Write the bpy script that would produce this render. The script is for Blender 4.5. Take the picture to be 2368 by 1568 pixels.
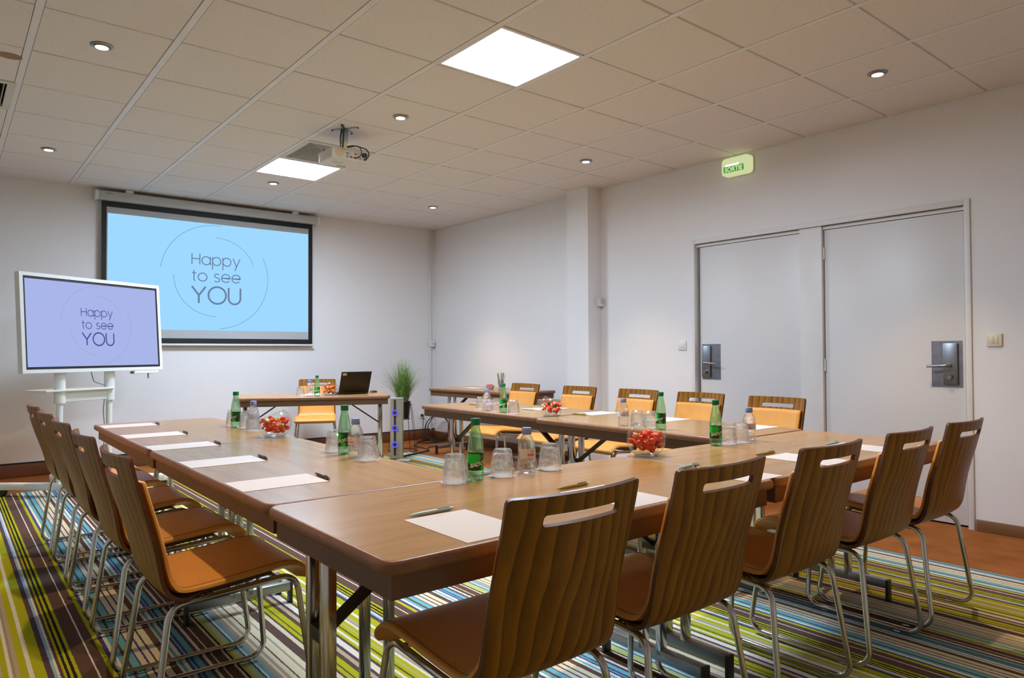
import bpy, bmesh, math, random
from mathutils import Vector, Matrix
random.seed(7)
PI = math.pi
for o in list(bpy.data.objects):
    bpy.data.objects.remove(o)
SC = bpy.context.scene
COL = SC.collection

# ------------------------------------------------------------------ camera, world, exposure
CAM = (-0.3378, -3.9142, 1.14)
YAW, PITCH, ROLL, FPX = 0.68176, 0.01881, -0.00382, 1621.76
cd = bpy.data.cameras.new('camera')
cd.sensor_fit = 'HORIZONTAL'
cd.sensor_width = 36.0
cd.lens = FPX * 36.0 / 2368.0
cd.clip_start = 0.02
cam = bpy.data.objects.new('camera', cd)
COL.objects.link(cam)
fw = Vector((math.sin(YAW) * math.cos(PITCH), math.cos(YAW) * math.cos(PITCH), math.sin(PITCH)))
rt = Vector((math.cos(YAW), -math.sin(YAW), 0))
up = rt.cross(fw)
r2 = rt * math.cos(ROLL) + up * math.sin(ROLL)
u2 = -rt * math.sin(ROLL) + up * math.cos(ROLL)
M = Matrix((r2, u2, -fw)).transposed().to_4x4()
M.translation = Vector(CAM)
cam.matrix_world = M
SC.camera = cam

w = bpy.data.worlds.new('world')
SC.world = w
w.use_nodes = True
w.node_tree.nodes['Background'].inputs[0].default_value = (0.5, 0.6, 0.75, 1)
w.node_tree.nodes['Background'].inputs[1].default_value = 0.3

SC.view_settings.view_transform = 'Standard'
SC.view_settings.look = 'None'
SC.view_settings.gamma = 1.0
SC.view_settings.use_curve_mapping = False
SC.view_settings.exposure = 0.0
SC.cycles.use_denoising = True
SC.cycles.max_bounces = 10
SC.cycles.transparent_max_bounces = 24
SC.cycles.sample_clamp_indirect = 8.0
SC.cycles.caustics_reflective = False
SC.cycles.caustics_refractive = False

PANEL_STRENGTH = 97.0        # the fluorescent ceiling fittings
SPOT_WATT = 95.0             # the halogen downlights
ROOM_X0, ROOM_X1, ROOM_Y0, ROOM_Y1, CEIL = -1.55, 4.755, -5.6, 4.01, 2.768

# ------------------------------------------------------------------ materials
def lin(c):
    return tuple(((v / 255) / 12.92 if v / 255 <= 0.04045 else ((v / 255 + 0.055) / 1.055) ** 2.4) for v in c)
def rgba(c):
    return (*lin(c), 1.0)

MATS = {}
class NT:
    def __init__(s, name):
        s.m = bpy.data.materials.new(name); s.m.use_nodes = True
        s.t = s.m.node_tree; s.n = s.t.nodes; s.l = s.t.links
        s.b = s.n['Principled BSDF']; s.out = s.n['Material Output']
        MATS[name] = s.m
    def new(s, kind, **kw):
        x = s.n.new(kind)
        for k, v in kw.items():
            if k in ('_', ): continue
            setattr(x, k, v)
        return x
    def link(s, a, b): s.l.new(a, b)
    def coords(s, scale=(1, 1, 1), kind='Object', loc=(0, 0, 0), rot=(0, 0, 0)):
        tc = s.new('ShaderNodeTexCoord'); mp = s.new('ShaderNodeMapping')
        mp.inputs['Scale'].default_value = scale; mp.inputs['Location'].default_value = loc
        mp.inputs['Rotation'].default_value = rot
        s.link(tc.outputs[kind], mp.inputs[0]); return mp.outputs[0]
    def noise(s, vec, scale, detail=3, rough=0.5, dist=0):
        x = s.new('ShaderNodeTexNoise'); s.link(vec, x.inputs['Vector'])
        x.inputs['Scale'].default_value = scale; x.inputs['Detail'].default_value = detail
        x.inputs['Roughness'].default_value = rough; x.inputs['Distortion'].default_value = dist
        return x.outputs['Fac']
    def ramp(s, fac, stops, interp='LINEAR'):
        r = s.new('ShaderNodeValToRGB'); r.color_ramp.interpolation = interp
        e = r.color_ramp.elements
        while len(e) < len(stops): e.new(0.5)
        for i, (p, c) in enumerate(stops):
            e[i].position = p; e[i].color = (*c[:3], 1)
        s.link(fac, r.inputs[0]); return r.outputs[0]
    def bump(s, h, strength=0.2, dist=0.002):
        b = s.new('ShaderNodeBump'); b.inputs['Strength'].default_value = strength
        b.inputs['Distance'].default_value = dist
        s.link(h, b.inputs['Height']); s.link(b.outputs[0], s.b.inputs['Normal'])
    def math(s, op, a, b=None, c=None):
        x = s.new('ShaderNodeMath', operation=op)
        for i, v in enumerate((a, b, c)):
            if v is None: continue
            if isinstance(v, (int, float)): x.inputs[i].default_value = v
            else: s.link(v, x.inputs[i])
        return x.outputs[0]
    def mix(s, f, a, b):
        x = s.new('ShaderNodeMix', data_type='RGBA')
        for i, v in ((0, f), (6, a), (7, b)):
            if isinstance(v, (int, float)): x.inputs[i].default_value = v
            elif isinstance(v, tuple): x.inputs[i].default_value = (*v[:3], 1)
            else: s.link(v, x.inputs[i])
        return x.outputs[2]

def plain(name, c, rough=0.5, metal=0.0, spec=0.5, var=0.06, vscale=8, bump=0, bscale=200, coat=0):
    n = NT(name); cl = lin(c)
    if var:
        v = n.noise(n.coords(), vscale, 4)
        lo = tuple(x * (1 - var) for x in cl); hi = tuple(min(1, x * (1 + var)) for x in cl)
        n.link(n.ramp(v, [(0.3, lo), (0.7, hi)]), n.b.inputs['Base Color'])
    else:
        n.b.inputs['Base Color'].default_value = (*cl, 1)
    n.b.inputs['Roughness'].default_value = rough; n.b.inputs['Metallic'].default_value = metal
    n.b.inputs['Specular IOR Level'].default_value = spec
    if coat: n.b.inputs['Coat Weight'].default_value = coat
    if bump: n.bump(n.noise(n.coords(), bscale, 2), bump)
    return n.m

def emis(name, c, strength=1.0):
    n = NT(name); n.n.remove(n.b)
    e = n.new('ShaderNodeEmission'); e.inputs[0].default_value = (*lin(c), 1); e.inputs[1].default_value = strength
    n.link(e.outputs[0], n.out.inputs[0]); return n.m

def wood(name, dark, light, scale=1.0, axis='X', rough=0.35, spec=0.5, figure=0.0, rnd=True, coat=0.0):
    n = NT(name)
    st = {'X': (0.7, 9, 9), 'Y': (9, 0.7, 9), 'Z': (9, 9, 1.25)}[axis]
    v = n.coords(tuple(a * scale for a in st))
    if rnd:
        oi = n.new('ShaderNodeObjectInfo'); add = n.new('ShaderNodeVectorMath', operation='ADD')
        cmb = n.new('ShaderNodeCombineXYZ'); k = n.math('MULTIPLY', oi.outputs['Random'], 37.0)
        for i in range(3): n.link(k, cmb.inputs[i])
        n.link(v, add.inputs[0]); n.link(cmb.outputs[0], add.inputs[1]); v = add.outputs[0]
    f1 = n.noise(v, 2.2, 5, 0.6, 0.6)
    fine = n.noise(v, 14, 4, 0.6)
    f = n.math('ADD', n.math('MULTIPLY', f1, 0.72), n.math('MULTIPLY', fine, 0.28))
    if figure:
        wv = n.new('ShaderNodeTexWave', wave_type='BANDS', bands_direction='X', wave_profile='SAW')
        n.link(v, wv.inputs['Vector']); wv.inputs['Scale'].default_value = 1.15
        wv.inputs['Distortion'].default_value = 9.0; wv.inputs['Detail'].default_value = 2.5
        wv.inputs['Detail Scale'].default_value = 0.7
        f = n.math('ADD', n.math('MULTIPLY', f, 1 - figure), n.math('MULTIPLY', wv.outputs['Fac'], figure))
    n.link(n.ramp(f, [(0.28, lin(dark)), (0.74, lin(light))]), n.b.inputs['Base Color'])
    n.b.inputs['Roughness'].default_value = rough; n.b.inputs['Specular IOR Level'].default_value = spec
    n.b.inputs['Coat Weight'].default_value = coat; n.b.inputs['Coat Roughness'].default_value = 0.25
    return n.m

def glassy(name, tint, refr=0.5, rough=0.0, ior=1.45, milky=0.0):
    """clear walls: part straight through, part bent, Fresnel mirror on top"""
    n = NT(name); n.n.remove(n.b)
    tr = n.new('ShaderNodeBsdfTransparent'); tr.inputs[0].default_value = (*tint, 1)
    rf = n.new('ShaderNodeBsdfGlass'); rf.inputs['Color'].default_value = (*tint, 1)
    rf.inputs['IOR'].default_value = ior; rf.inputs['Roughness'].default_value = rough
    gl = n.new('ShaderNodeBsdfGlossy'); gl.inputs['Roughness'].default_value = 0.03
    lw = n.new('ShaderNodeLayerWeight'); lw.inputs['Blend'].default_value = 0.5
    fr = n.math('ADD', n.math('MULTIPLY', n.math('POWER', lw.outputs['Facing'], 4.0), 0.6), 0.04)
    m1 = n.new('ShaderNodeMixShader'); m1.inputs[0].default_value = refr
    n.link(tr.outputs[0], m1.inputs[1]); n.link(rf.outputs[0], m1.inputs[2])
    m2 = n.new('ShaderNodeMixShader'); n.link(fr, m2.inputs[0])
    n.link(m1.outputs[0], m2.inputs[1]); n.link(gl.outputs[0], m2.inputs[2])
    last = m2
    if milky:
        tl = n.new('ShaderNodeBsdfTranslucent'); tl.inputs[0].default_value = (1, 1, 1, 1)
        m3 = n.new('ShaderNodeMixShader'); m3.inputs[0].default_value = milky
        n.link(m2.outputs[0], m3.inputs[1]); n.link(tl.outputs[0], m3.inputs[2]); last = m3
    n.link(last.outputs[0], n.out.inputs[0])
    return n.m

# walls: woven glass-fibre paper, diagonal weave
def wallpaper(name, c):
    n = NT(name)
    v = n.coords((1, 1, 1))
    f = n.noise(v, 0.9, 3); cl = lin(c)
    n.link(n.ramp(f, [(0.3, tuple(x * 0.97 for x in cl)), (0.7, tuple(min(1, x * 1.02) for x in cl))]), n.b.inputs['Base Color'])
    n.b.inputs['Roughness'].default_value = 0.75; n.b.inputs['Specular IOR Level'].default_value = 0.25
    sep = n.new('ShaderNodeSeparateXYZ'); n.link(v, sep.inputs[0])
    s = n.math('ADD', n.math('ADD', sep.outputs[0], sep.outputs[1]), sep.outputs[2])
    d = n.math('SUBTRACT', n.math('ADD', sep.outputs[0], sep.outputs[1]), sep.outputs[2])
    a = n.math('SINE', n.math('MULTIPLY', s, 700.0)); b = n.math('SINE', n.math('MULTIPLY', d, 420.0))
    h = n.math('ADD', a, n.math('MULTIPLY', b, 0.4))
    n.bump(h, 0.18, 0.0012)
    return n.m
wallpaper('wall_paper', (234, 231, 230))
plain('white_paint', (226, 222, 218), 0.45, var=0.02)
plain('door_paint', (224, 220, 217), 0.42, var=0.02, vscale=2)
plain('ceiling_tile', (226, 220, 216), 0.9, spec=0.1, var=0.035, vscale=60, bump=0.25, bscale=260)
plain('runner_paint', (226, 222, 220), 0.45, var=0.02)
plain('void_dark', (40, 34, 30), 0.9, var=0)
wood('skirting_wood', (92, 52, 28), (128, 78, 44), 1.0, 'X', 0.5)
wood('skirting_wood_y', (104, 70, 40), (136, 96, 58), 1.0, 'Y', 0.5)
wood('table_laminate', (150, 108, 52), (182, 138, 76), 1.0, 'X', 0.22, 0.45)
plain('table_edging', (134, 88, 58), 0.38, var=0.12, vscale=30)
plain('table_apron', (104, 70, 46), 0.5, var=0.08)
wood('chair_ply', (98, 60, 2), (160, 106, 18), 0.75, 'Z', 0.40, 0.3, figure=0.38)
wood('ply_edge', (66, 34, 16), (110, 66, 36), 6.0, 'X', 0.45)
plain('leather', (226, 158, 72), 0.42, spec=0.4, var=0.05, vscale=14, bump=0.08, bscale=420)
plain('seam_thread', (112, 72, 34), 0.7, var=0)
plain('chrome', (196, 194, 190), 0.14, 1.0, var=0)
plain('steel_grey', (150, 152, 156), 0.35, 1.0, var=0.05)
plain('brushed_plate', (142, 142, 148), 0.4, 1.0, var=0.12, vscale=20)
plain('dark_metal', (58, 46, 38), 0.45, 0.3, var=0.05)
plain('black_plastic', (24, 23, 24), 0.45, var=0)
plain('black_cable', (22, 20, 20), 0.5, var=0)
plain('black_wire', (16, 15, 15), 0.4, 0.3, var=0)
plain('white_plastic', (226, 226, 222), 0.4, var=0.02)
plain('cream_plastic', (222, 212, 188), 0.4, var=0.02)
plain('grey_plastic', (188, 190, 188), 0.45, var=0.02)
plain('silver_tower', (190, 184, 168), 0.32, 0.75, var=0.04)
plain('paper', (214, 208, 206), 0.7, spec=0.2, var=0.01)
plain('paper_ink', (150, 140, 138), 0.7, var=0)
plain('doily', (240, 236, 232), 0.8, var=0.02)
plain('screen_black', (10, 16, 18), 0.6, var=0)
plain('screen_margin', (176, 178, 180), 0.8, var=0)
plain('candy_orange', (246, 84, 34), 0.5, spec=0.4, var=0.08, vscale=60)
plain('candy_blue', (46, 62, 78), 0.45, var=0.1)
plain('candy_yellow', (214, 190, 90), 0.45, var=0.15, vscale=60)
plain('candy_pink', (240, 92, 100), 0.4, var=0.1)
plain('candy_white', (236, 214, 170), 0.5, var=0.1)
plain('cap_green', (0, 112, 60), 0.35, var=0.03)
plain('cap_blue', (128, 144, 206), 0.4, var=0.03)
plain('pen_teal', (178, 210, 206), 0.35, var=0)
plain('pen_olive', (150, 136, 50), 0.35, var=0)
plain('pen_dark', (52, 40, 36), 0.3, var=0)
plain('laptop_shell', (46, 40, 34), 0.4, 0.5, var=0.03)
plain('sticker', (206, 178, 134), 0.6, var=0.05)
plain('soil_pot', (16, 16, 17), 0.4, var=0)
plain('projector_white', (214, 208, 202), 0.4, var=0.02)
plain('projector_back', (206, 188, 160), 0.5, var=0.04)
plain('vent_white', (206, 200, 190), 0.5, var=0.02)
plain('galvanised', (150, 166, 172), 0.35, 0.8, var=0.1, vscale=30)
plain('stain_brown', (150, 122, 92), 0.9, var=0.2, vscale=90)
plain('label_white', (226, 214, 214), 0.5, var=0)
plain('label_red', (206, 70, 76), 0.5, var=0)
plain('label_grey', (120, 120, 140), 0.5, var=0)
plain('letter_white', (238, 240, 226), 0.5, var=0)
plain('straw_brown', (112, 92, 48), 0.6, var=0.1)
PANEL_COLOR = (0.80, 0.98, 1.22)
_t = emis('tube_light', (255, 255, 255), PANEL_STRENGTH); _t.node_tree.nodes['Emission'].inputs[0].default_value = (*PANEL_COLOR, 1)
plain('louvre_white', (240, 240, 236), 0.35, var=0)
emis('halogen', (255, 226, 180), 22.0)
emis('slide_blue', (158, 215, 253), 1.02)
emis('slide_blue_text', (108, 132, 168), 0.95)
emis('slide_lilac', (170, 182, 234), 1.0)
emis('slide_lilac_text', (78, 82, 160), 0.9)
emis('slide_lilac_arc', (158, 160, 205), 0.9)
emis('slide_blue_arc', (112, 146, 186), 0.95)
emis('ring_blue', (70, 70, 255), 2.0)
emis('lamp_blue', (110, 120, 255), 3.0)
emis('sign_glow', (220, 230, 170), 0.85)
emis('sign_tube', (246, 255, 220), 3.2)
emis('sign_green', (46, 168, 70), 0.75)
emis('sign_letter', (226, 236, 170), 0.9)
glassy('clear_glass', (1.0, 1.0, 1.0), 0.34, milky=0.022)
glassy('bowl_glass', (0.965, 0.985, 0.975), 0.10)
glassy('pet_clear', (0.965, 0.975, 1.0), 0.42, ior=1.33)
glassy('pet_green', (0.68, 0.92, 0.72), 0.4, ior=1.33)

def carpet_striped():
    n = NT('carpet_stripes')
    C = dict(brn=(96, 74, 66), ye=(178, 178, 34), blk=(46, 40, 36), wh=(226, 222, 206), bl=(150, 188, 214), pur=(92, 72, 84),
             te=(108, 172, 182), nav=(78, 76, 124), cr=(214, 204, 172), ol=(184, 184, 108), gr=(164, 152, 134), dk=(92, 86, 40), be=(188, 170, 140))
    S = [(0, 'blk'), (.0032, 'ye'), (.0117, 'brn'), (.0539, 'wh'), (.0586, 'brn'), (.0861, 'ye'), (.1005, 'nav'), (.113, 'wh'), (.1245, 'te'),
         (.1392, 'brn'), (.1475, 'te'), (.1690, 'nav'), (.1740, 'cr'), (.192, 'nav'), (.198, 'cr'), (.2146, 'pur'), (.2204, 'cr'), (.2417, 'brn'),
         (.2612, 'wh'), (.2693, 'te'), (.279, 'wh'), (.2913, 'nav'), (.2991, 'te'), (.3057, 'nav'), (.313, 'te'), (.3303, 'pur'), (.3425, 'wh'),
         (.3519, 'brn'), (.3673, 'cr'), (.3731, 'brn'), (.4009, 'cr')]
    S2 = [(.4100, 'blk'), (.4160, 'ol'), (.4417, 'te'), (.448, 'brn'), (.454, 'wh'), (.4606, 'te'), (.472, 'gr'), (.4918, 'cr'), (.501, 'gr'), (.5115, 'cr'),
          (.526, 'brn'), (.5314, 'cr'), (.558, 'gr'), (.566, 'cr'), (.585, 'brn'), (.618, 'cr'), (.635, 'brn'), (.642, 'ye'), (.657, 'brn'),
          (.662, 'ye'), (.686, 'brn'), (.702, 'be'), (.717, 'pur'), (.7295, 'wh')]
    S3 = [(.753, 'brn'), (.763, 'ye'), (.775, 'wh'), (.785, 'ye'), (.7963, 'dk'), (.8025, 'ye'), (.8169, 'be'), (.8234, 'ye'), (.838, 'wh'), (.8484, 'gr'),
          (.8553, 'be'), (.867, 'ye'), (.888, 'wh'), (.900, 'ye'), (.931, 'pur'), (.9478, 'bl'), (.9564, 'wh'), (.9632, 'brn'), (.9718, 'ye'),
          (.978, 'blk'), (.9856, 'ye'), (.9942, 'blk')]
    v = n.coords()
    sep = n.new('ShaderNodeSeparateXYZ'); n.link(v, sep.inputs[0])
    wob = n.math('MULTIPLY', n.math('SUBTRACT', n.noise(v, 90, 3), 0.5), 0.006)
    x = n.math('ADD', sep.outputs[0], wob)
    ph = n.math('FRACT', n.math('ADD', n.math('DIVIDE', n.math('SUBTRACT', x, 1.177), 1.14), 10.0))
    def rp(ST, a, b):
        f = n.math('DIVIDE', n.math('SUBTRACT', ph, a), b - a)
        return n.ramp(f, [((p - a) / (b - a), lin(C[c])) for p, c in ST], 'CONSTANT')
    r1 = rp(S, 0, .41); r2_ = rp(S2, .41, .753); r3 = rp(S3, .753, 1.0)
    m1 = n.mix(n.math('GREATER_THAN', ph, .41), r1, r2_)
    m2 = n.mix(n.math('GREATER_THAN', ph, .753), m1, r3)
    pile = n.noise(v, 420, 2)
    hs = n.new('ShaderNodeHueSaturation'); n.link(m2, hs.inputs['Color'])
    n.link(n.math('ADD', n.math('MULTIPLY', pile, 0.5), 0.75), hs.inputs['Value'])
    n.link(hs.outputs[0], n.b.inputs['Base Color'])
    n.b.inputs['Roughness'].default_value = 0.95; n.b.inputs['Specular IOR Level'].default_value = 0.05
    n.bump(pile, 0.5, 0.003)
carpet_striped()
def carpet_brown():
    n = NT('carpet_brown')
    v = n.coords(); big = n.noise(v, 6, 4); fine = n.noise(v, 380, 2)
    f = n.math('ADD', n.math('MULTIPLY', big, 0.6), n.math('MULTIPLY', fine, 0.4))
    n.link(n.ramp(f, [(0.3, lin((128, 78, 40))), (0.7, lin((166, 106, 60)))]), n.b.inputs['Base Color'])
    n.b.inputs['Roughness'].default_value = 0.95; n.b.inputs['Specular IOR Level'].default_value = 0.05
    n.bump(fine, 0.5, 0.003)
carpet_brown()
def badoit_label():
    n = NT('label_green')
    v = n.coords(); sep = n.new('ShaderNodeSeparateXYZ'); n.link(v, sep.inputs[0])
    dark, bright, mid = lin((8, 66, 18)), lin((20, 200, 62)), lin((16, 132, 40))
    col = dark
    out = None
    for (cx, cz, r, c) in ((-.014, .070, .019, bright), (.009, .074, .0055, mid), (.013, .040, .0085, bright)):
        dx = n.math('SUBTRACT', sep.outputs[0], cx); dz = n.math('SUBTRACT', sep.outputs[2], cz)
        d = n.math('SQRT', n.math('ADD', n.math('MULTIPLY', dx, dx), n.math('MULTIPLY', dz, dz)))
        f = n.math('LESS_THAN', d, r)
        out = n.mix(f, out if out is not None else dark, c)
    n.link(out, n.b.inputs['Base Color']); n.b.inputs['Roughness'].default_value = 0.4
badoit_label()
def grass():
    n = NT('grass_blade')
    v = n.coords(); sep = n.new('ShaderNodeSeparateXYZ'); n.link(v, sep.inputs[0])
    f = n.noise(v, 30, 2)
    n.link(n.ramp(f, [(0.3, lin((58, 108, 28))), (0.7, lin((150, 180, 96)))]), n.b.inputs['Base Color'])
    n.b.inputs['Roughness'].default_value = 0.55
grass()

# ------------------------------------------------------------------ mesh helpers
def setmat(me, mats):
    for m in (mats if isinstance(mats, (list, tuple)) else [mats]):
        me.materials.append(MATS[m])
def link(name, me, mats, parent=None, smooth=None):
    setmat(me, mats)
    if smooth is not None:
        me.shade_smooth()
        try: me.set_sharp_from_angle(angle=math.radians(smooth))
        except Exception: pass
    o = bpy.data.objects.new(name, me); COL.objects.link(o)
    if parent is not None: o.parent = parent
    return o
def mesh(name, verts, faces, mats, parent=None, smooth=None, fm=None):
    me = bpy.data.meshes.new(name); me.from_pydata([tuple(v) for v in verts], [], faces)
    o = link(name, me, mats, parent, smooth)
    if fm:
        for p, i in zip(me.polygons, fm): p.material_index = i
    me.update(); return o
def from_bm(name, bm, mats, parent=None, smooth=None):
    bmesh.ops.recalc_face_normals(bm, faces=bm.faces)
    me = bpy.data.meshes.new(name); bm.to_mesh(me); bm.free()
    return link(name, me, mats, parent, smooth)
def box_bm(lo, hi, bev=0.0, seg=2):
    bm = bmesh.new(); bmesh.ops.create_cube(bm, size=1)
    for v in bm.verts:
        v.co = Vector([lo[i] + (v.co[i] + .5) * (hi[i] - lo[i]) for i in range(3)])
    if bev:
        bmesh.ops.bevel(bm, geom=list(bm.edges), offset=bev, segments=seg, affect='EDGES', profile=0.5)
    return bm
def box(name, lo, hi, mats, parent=None, bev=0.0, seg=2):
    return from_bm(name, box_bm(lo, hi, bev, seg), mats, parent, 40 if bev else None)
def lathe_vf(prof, seg=24, c=(0, 0, 0), rfun=None, hollow=False):
    if hollow: prof = list(prof) + [prof[0]]
    V, F = [], []
    for j, (r, z) in enumerate(prof):
        for i in range(seg):
            a = 2 * PI * i / seg; rr = r if rfun is None else rfun(r, z, i, j)
            V.append((c[0] + rr * math.cos(a), c[1] + rr * math.sin(a), c[2] + z))
    for j in range(len(prof) - 1):
        for i in range(seg):
            k = (i + 1) % seg
            F.append((j * seg + i, j * seg + k, (j + 1) * seg + k, (j + 1) * seg + i))
    if hollow: return V, F
    F.append(tuple(range(seg))[::-1]); F.append(tuple((len(prof) - 1) * seg + i for i in range(seg)))
    return V, F
def lathe(name, prof, mats, parent=None, seg=24, smooth=35, c=(0, 0, 0), rfun=None, hollow=False):
    V, F = lathe_vf(prof, seg, c, rfun, hollow); return mesh(name, V, F, mats, parent, smooth)
def fillet(pts, r, n=6, closed=False):
    P = [Vector(p) for p in pts]; out = []
    N = len(P)
    for i in range(N):
        if not closed and i in (0, N - 1): out.append(P[i]); continue
        a, b, c = P[i - 1], P[i], P[(i + 1) % N]
        d1, d2 = (a - b), (c - b); l1, l2 = d1.length, d2.length
        d1.normalize(); d2.normalize(); ang = d1.angle(d2)
        if ang > 3.1: out.append(b); continue
        t = min(r / math.tan(ang / 2), l1 * .48, l2 * .48); rr = t * math.tan(ang / 2)
        bis = (d1 + d2).normalized(); cen = b + bis * (rr / math.sin(ang / 2))
        s, e = b + d1 * t - cen, b + d2 * t - cen
        tot = s.angle(e); ax = s.cross(e).normalized()
        for k in range(n + 1):
            out.append(cen + Matrix.Rotation(tot * k / n, 3, ax) @ s)
    return out
def tube_vf(pts, r, seg=8, closed=False):
    P = [Vector(p) for p in pts]; N = len(P); V, F = [], []
    T = []
    for i in range(N):
        a = P[i - 1] if (i or closed) else P[i]; b = P[(i + 1) % N] if (i < N - 1 or closed) else P[i]
        T.append((b - a).normalized())
    ref = Vector((0, 0, 1)) if abs(T[0].z) < .9 else Vector((1, 0, 0))
    nrm = (ref - T[0] * ref.dot(T[0])).normalized()
    for i in range(N):
        nrm = (nrm - T[i] * nrm.dot(T[i]))
        nrm = nrm.normalized() if nrm.length > 1e-6 else T[i].orthogonal().normalized()
        bn = T[i].cross(nrm)
        rr = r[i] if isinstance(r, (list, tuple)) else r
        for k in range(seg):
            a = 2 * PI * k / seg; V.append(P[i] + (nrm * math.cos(a) + bn * math.sin(a)) * rr)
    M_ = N if closed else N - 1
    for i in range(M_):
        j = (i + 1) % N
        for k in range(seg):
            l = (k + 1) % seg
            F.append((i * seg + k, i * seg + l, j * seg + l, j * seg + k))
    if not closed:
        F.append(tuple(range(seg))[::-1]); F.append(tuple((N - 1) * seg + k for k in range(seg)))
    return V, F
def tube(name, pts, r, mats, parent=None, seg=8, closed=False, smooth=50):
    V, F = tube_vf(pts, r, seg, closed); return mesh(name, V, F, mats, parent, smooth)
def rrect(x0, x1, y0, y1, r, n=5):
    out = []
    for cx, cy, a0 in ((x1 - r, y1 - r, 0), (x0 + r, y1 - r, 90), (x0 + r, y0 + r, 180), (x1 - r, y0 + r, 270)):
        for k in range(n + 1):
            a = math.radians(a0 + 90 * k / n); out.append((cx + r * math.cos(a), cy + r * math.sin(a)))
    return out
def prism(name, poly, z0, z1, mats, parent=None, smooth=30, tf=None):
    n = len(poly); V = [(x, y, z0) for x, y in poly] + [(x, y, z1) for x, y in poly]
    F = [tuple(range(n))[::-1], tuple(range(n, 2 * n))] + [(i, (i + 1) % n, n + (i + 1) % n, n + i) for i in range(n)]
    if tf: V = [tf(v) for v in V]
    return mesh(name, V, F, mats, parent, smooth)
def ring(name, outer, inner, z0, z1, mats, parent=None, smooth=30, tf=None):
    n = len(outer); V = []
    for z in (z0, z1):
        V += [(x, y, z) for x, y in outer] + [(x, y, z) for x, y in inner]
    F = []
    for i in range(n):
        j = (i + 1) % n
        F += [(i, j, 2 * n + j, 2 * n + i), (n + j, n + i, 3 * n + i, 3 * n + j),
              (j, i, n + i, n + j), (2 * n + i, 2 * n + j, 3 * n + j, 3 * n + i)]
    if tf: V = [tf(v) for v in V]
    return mesh(name, V, F, mats, parent, smooth)

def tag(o, label, cat, group=None):
    o['label'] = label; o['category'] = cat
    if group: o['group'] = group
    return o
def struct(o):
    o['kind'] = 'structure'; return o
def thing(name, label, cat, loc=(0, 0, 0), rz=0.0, group=None):
    o = bpy.data.objects.new(name, None); COL.objects.link(o)
    o.location = loc; o.rotation_euler = (0, 0, rz); o.empty_display_size = 0.05
    return tag(o, label, cat, group)
def copy_tree(o, parent=None):
    c = o.copy(); COL.objects.link(c); c.parent = parent
    for ch in o.children: copy_tree(ch, c)
    return c
def place(o, loc, rz, label, group=None):
    o.location = loc; o.rotation_euler = (0, 0, rz); o['label'] = label
    if group: o['group'] = group
    return o

# text as flat mesh ribbons (geometric sans) and from the built-in font
def ribbon_vf(pts, wd):
    P = []
    for p in pts:
        q = Vector((p[0], p[1]))
        if not P or (q - P[-1]).length > 1e-5: P.append(q)
    V, F = [], []
    for i, p in enumerate(P):
        a = P[max(0, i - 1)]; b = P[min(len(P) - 1, i + 1)]
        t = (b - a).normalized(); n = Vector((-t.y, t.x))
        k = 1.0
        if 0 < i < len(P) - 1:
            t1 = (p - P[i - 1]).normalized(); k = 1 / max(.5, n.dot(Vector((-t1.y, t1.x))))
        V += [(p + n * wd / 2 * k), (p - n * wd / 2 * k)]
    for i in range(len(P) - 1): F.append((2 * i, 2 * i + 1, 2 * i + 3, 2 * i + 2))
    return V, F
def arc(cx, cy, r, a0, a1, n=24, ry=None):
    ry = ry or r
    return [(cx + r * math.cos(math.radians(a0 + (a1 - a0) * i / n)), cy + ry * math.sin(math.radians(a0 + (a1 - a0) * i / n))) for i in range(n + 1)]
def glyph(ch):
    """strokes, advance; x-height 0.78, cap 1"""
    R = .39
    if ch == 'H': return [[(0, 0), (0, 1)], [(.72, 0), (.72, 1)], [(0, .53), (.72, .53)]], .72
    if ch == 'a': return [arc(R, R, R, 0, 360, 32), [(2 * R, 0), (2 * R, .78)]], 2 * R
    if ch == 'p': return [arc(R, R, R, 0, 360, 32), [(0, -.40), (0, .78)]], 2 * R
    if ch == 'y': return [[(0, .78), (.335, 0)], [(.68, .78), (.18, -.40)]], .68
    if ch == 't': return [[(.16, 1.02), (.16, .22)] + arc(.30, .16, .14, 180, 262, 8, .155), [(0, .76), (.36, .76)]], .36
    if ch == 'o': return [arc(R, R, R, 0, 360, 32)], 2 * R
    if ch == 's': return [arc(.27, .585, .215, 35, 180, 12, .19) + arc(.275, .585, .215, 190, 262, 6, .19) + arc(.27, .19, .24, 82, -10, 10, .20) + arc(.27, .19, .24, -20, -150, 12, .19)], .52
    if ch == 'e': return [arc(R, R, R, -38, -360, 30) + [(0.01, R)]], 2 * R
    if ch == 'Y': return [[(0, 1), (.40, .47), (.80, 1)], [(.40, .47), (.40, 0)]], .80
    if ch == 'O': return [arc(.52, .5, .52, 0, 360, 40, .51)], 1.04
    if ch == 'U': return [[(0, 1), (0, .36)] + arc(.36, .36, .36, 180, 360, 20) + [(.72, .36), (.72, 1)]], .72
    return [], .45
def stroke_text(s, x0, x1, base, cap, wd, gap):
    """quads of a line of text stretched to x0..x1"""
    adv = []; x = 0
    for ch in s:
        g, a = glyph(ch); adv.append((x, g)); x += a + (gap if ch != ' ' else 0)
    tot = x - gap; kx = (x1 - x0) / tot
    V, F = [], []
    for xo, g in adv:
        for st in g:
            v, f = ribbon_vf([(x0 + (xo + p[0]) * kx, base + p[1] * cap) for p in st], wd)
            F += [tuple(i + len(V) for i in q) for q in f]; V += v
    return V, F
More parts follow.
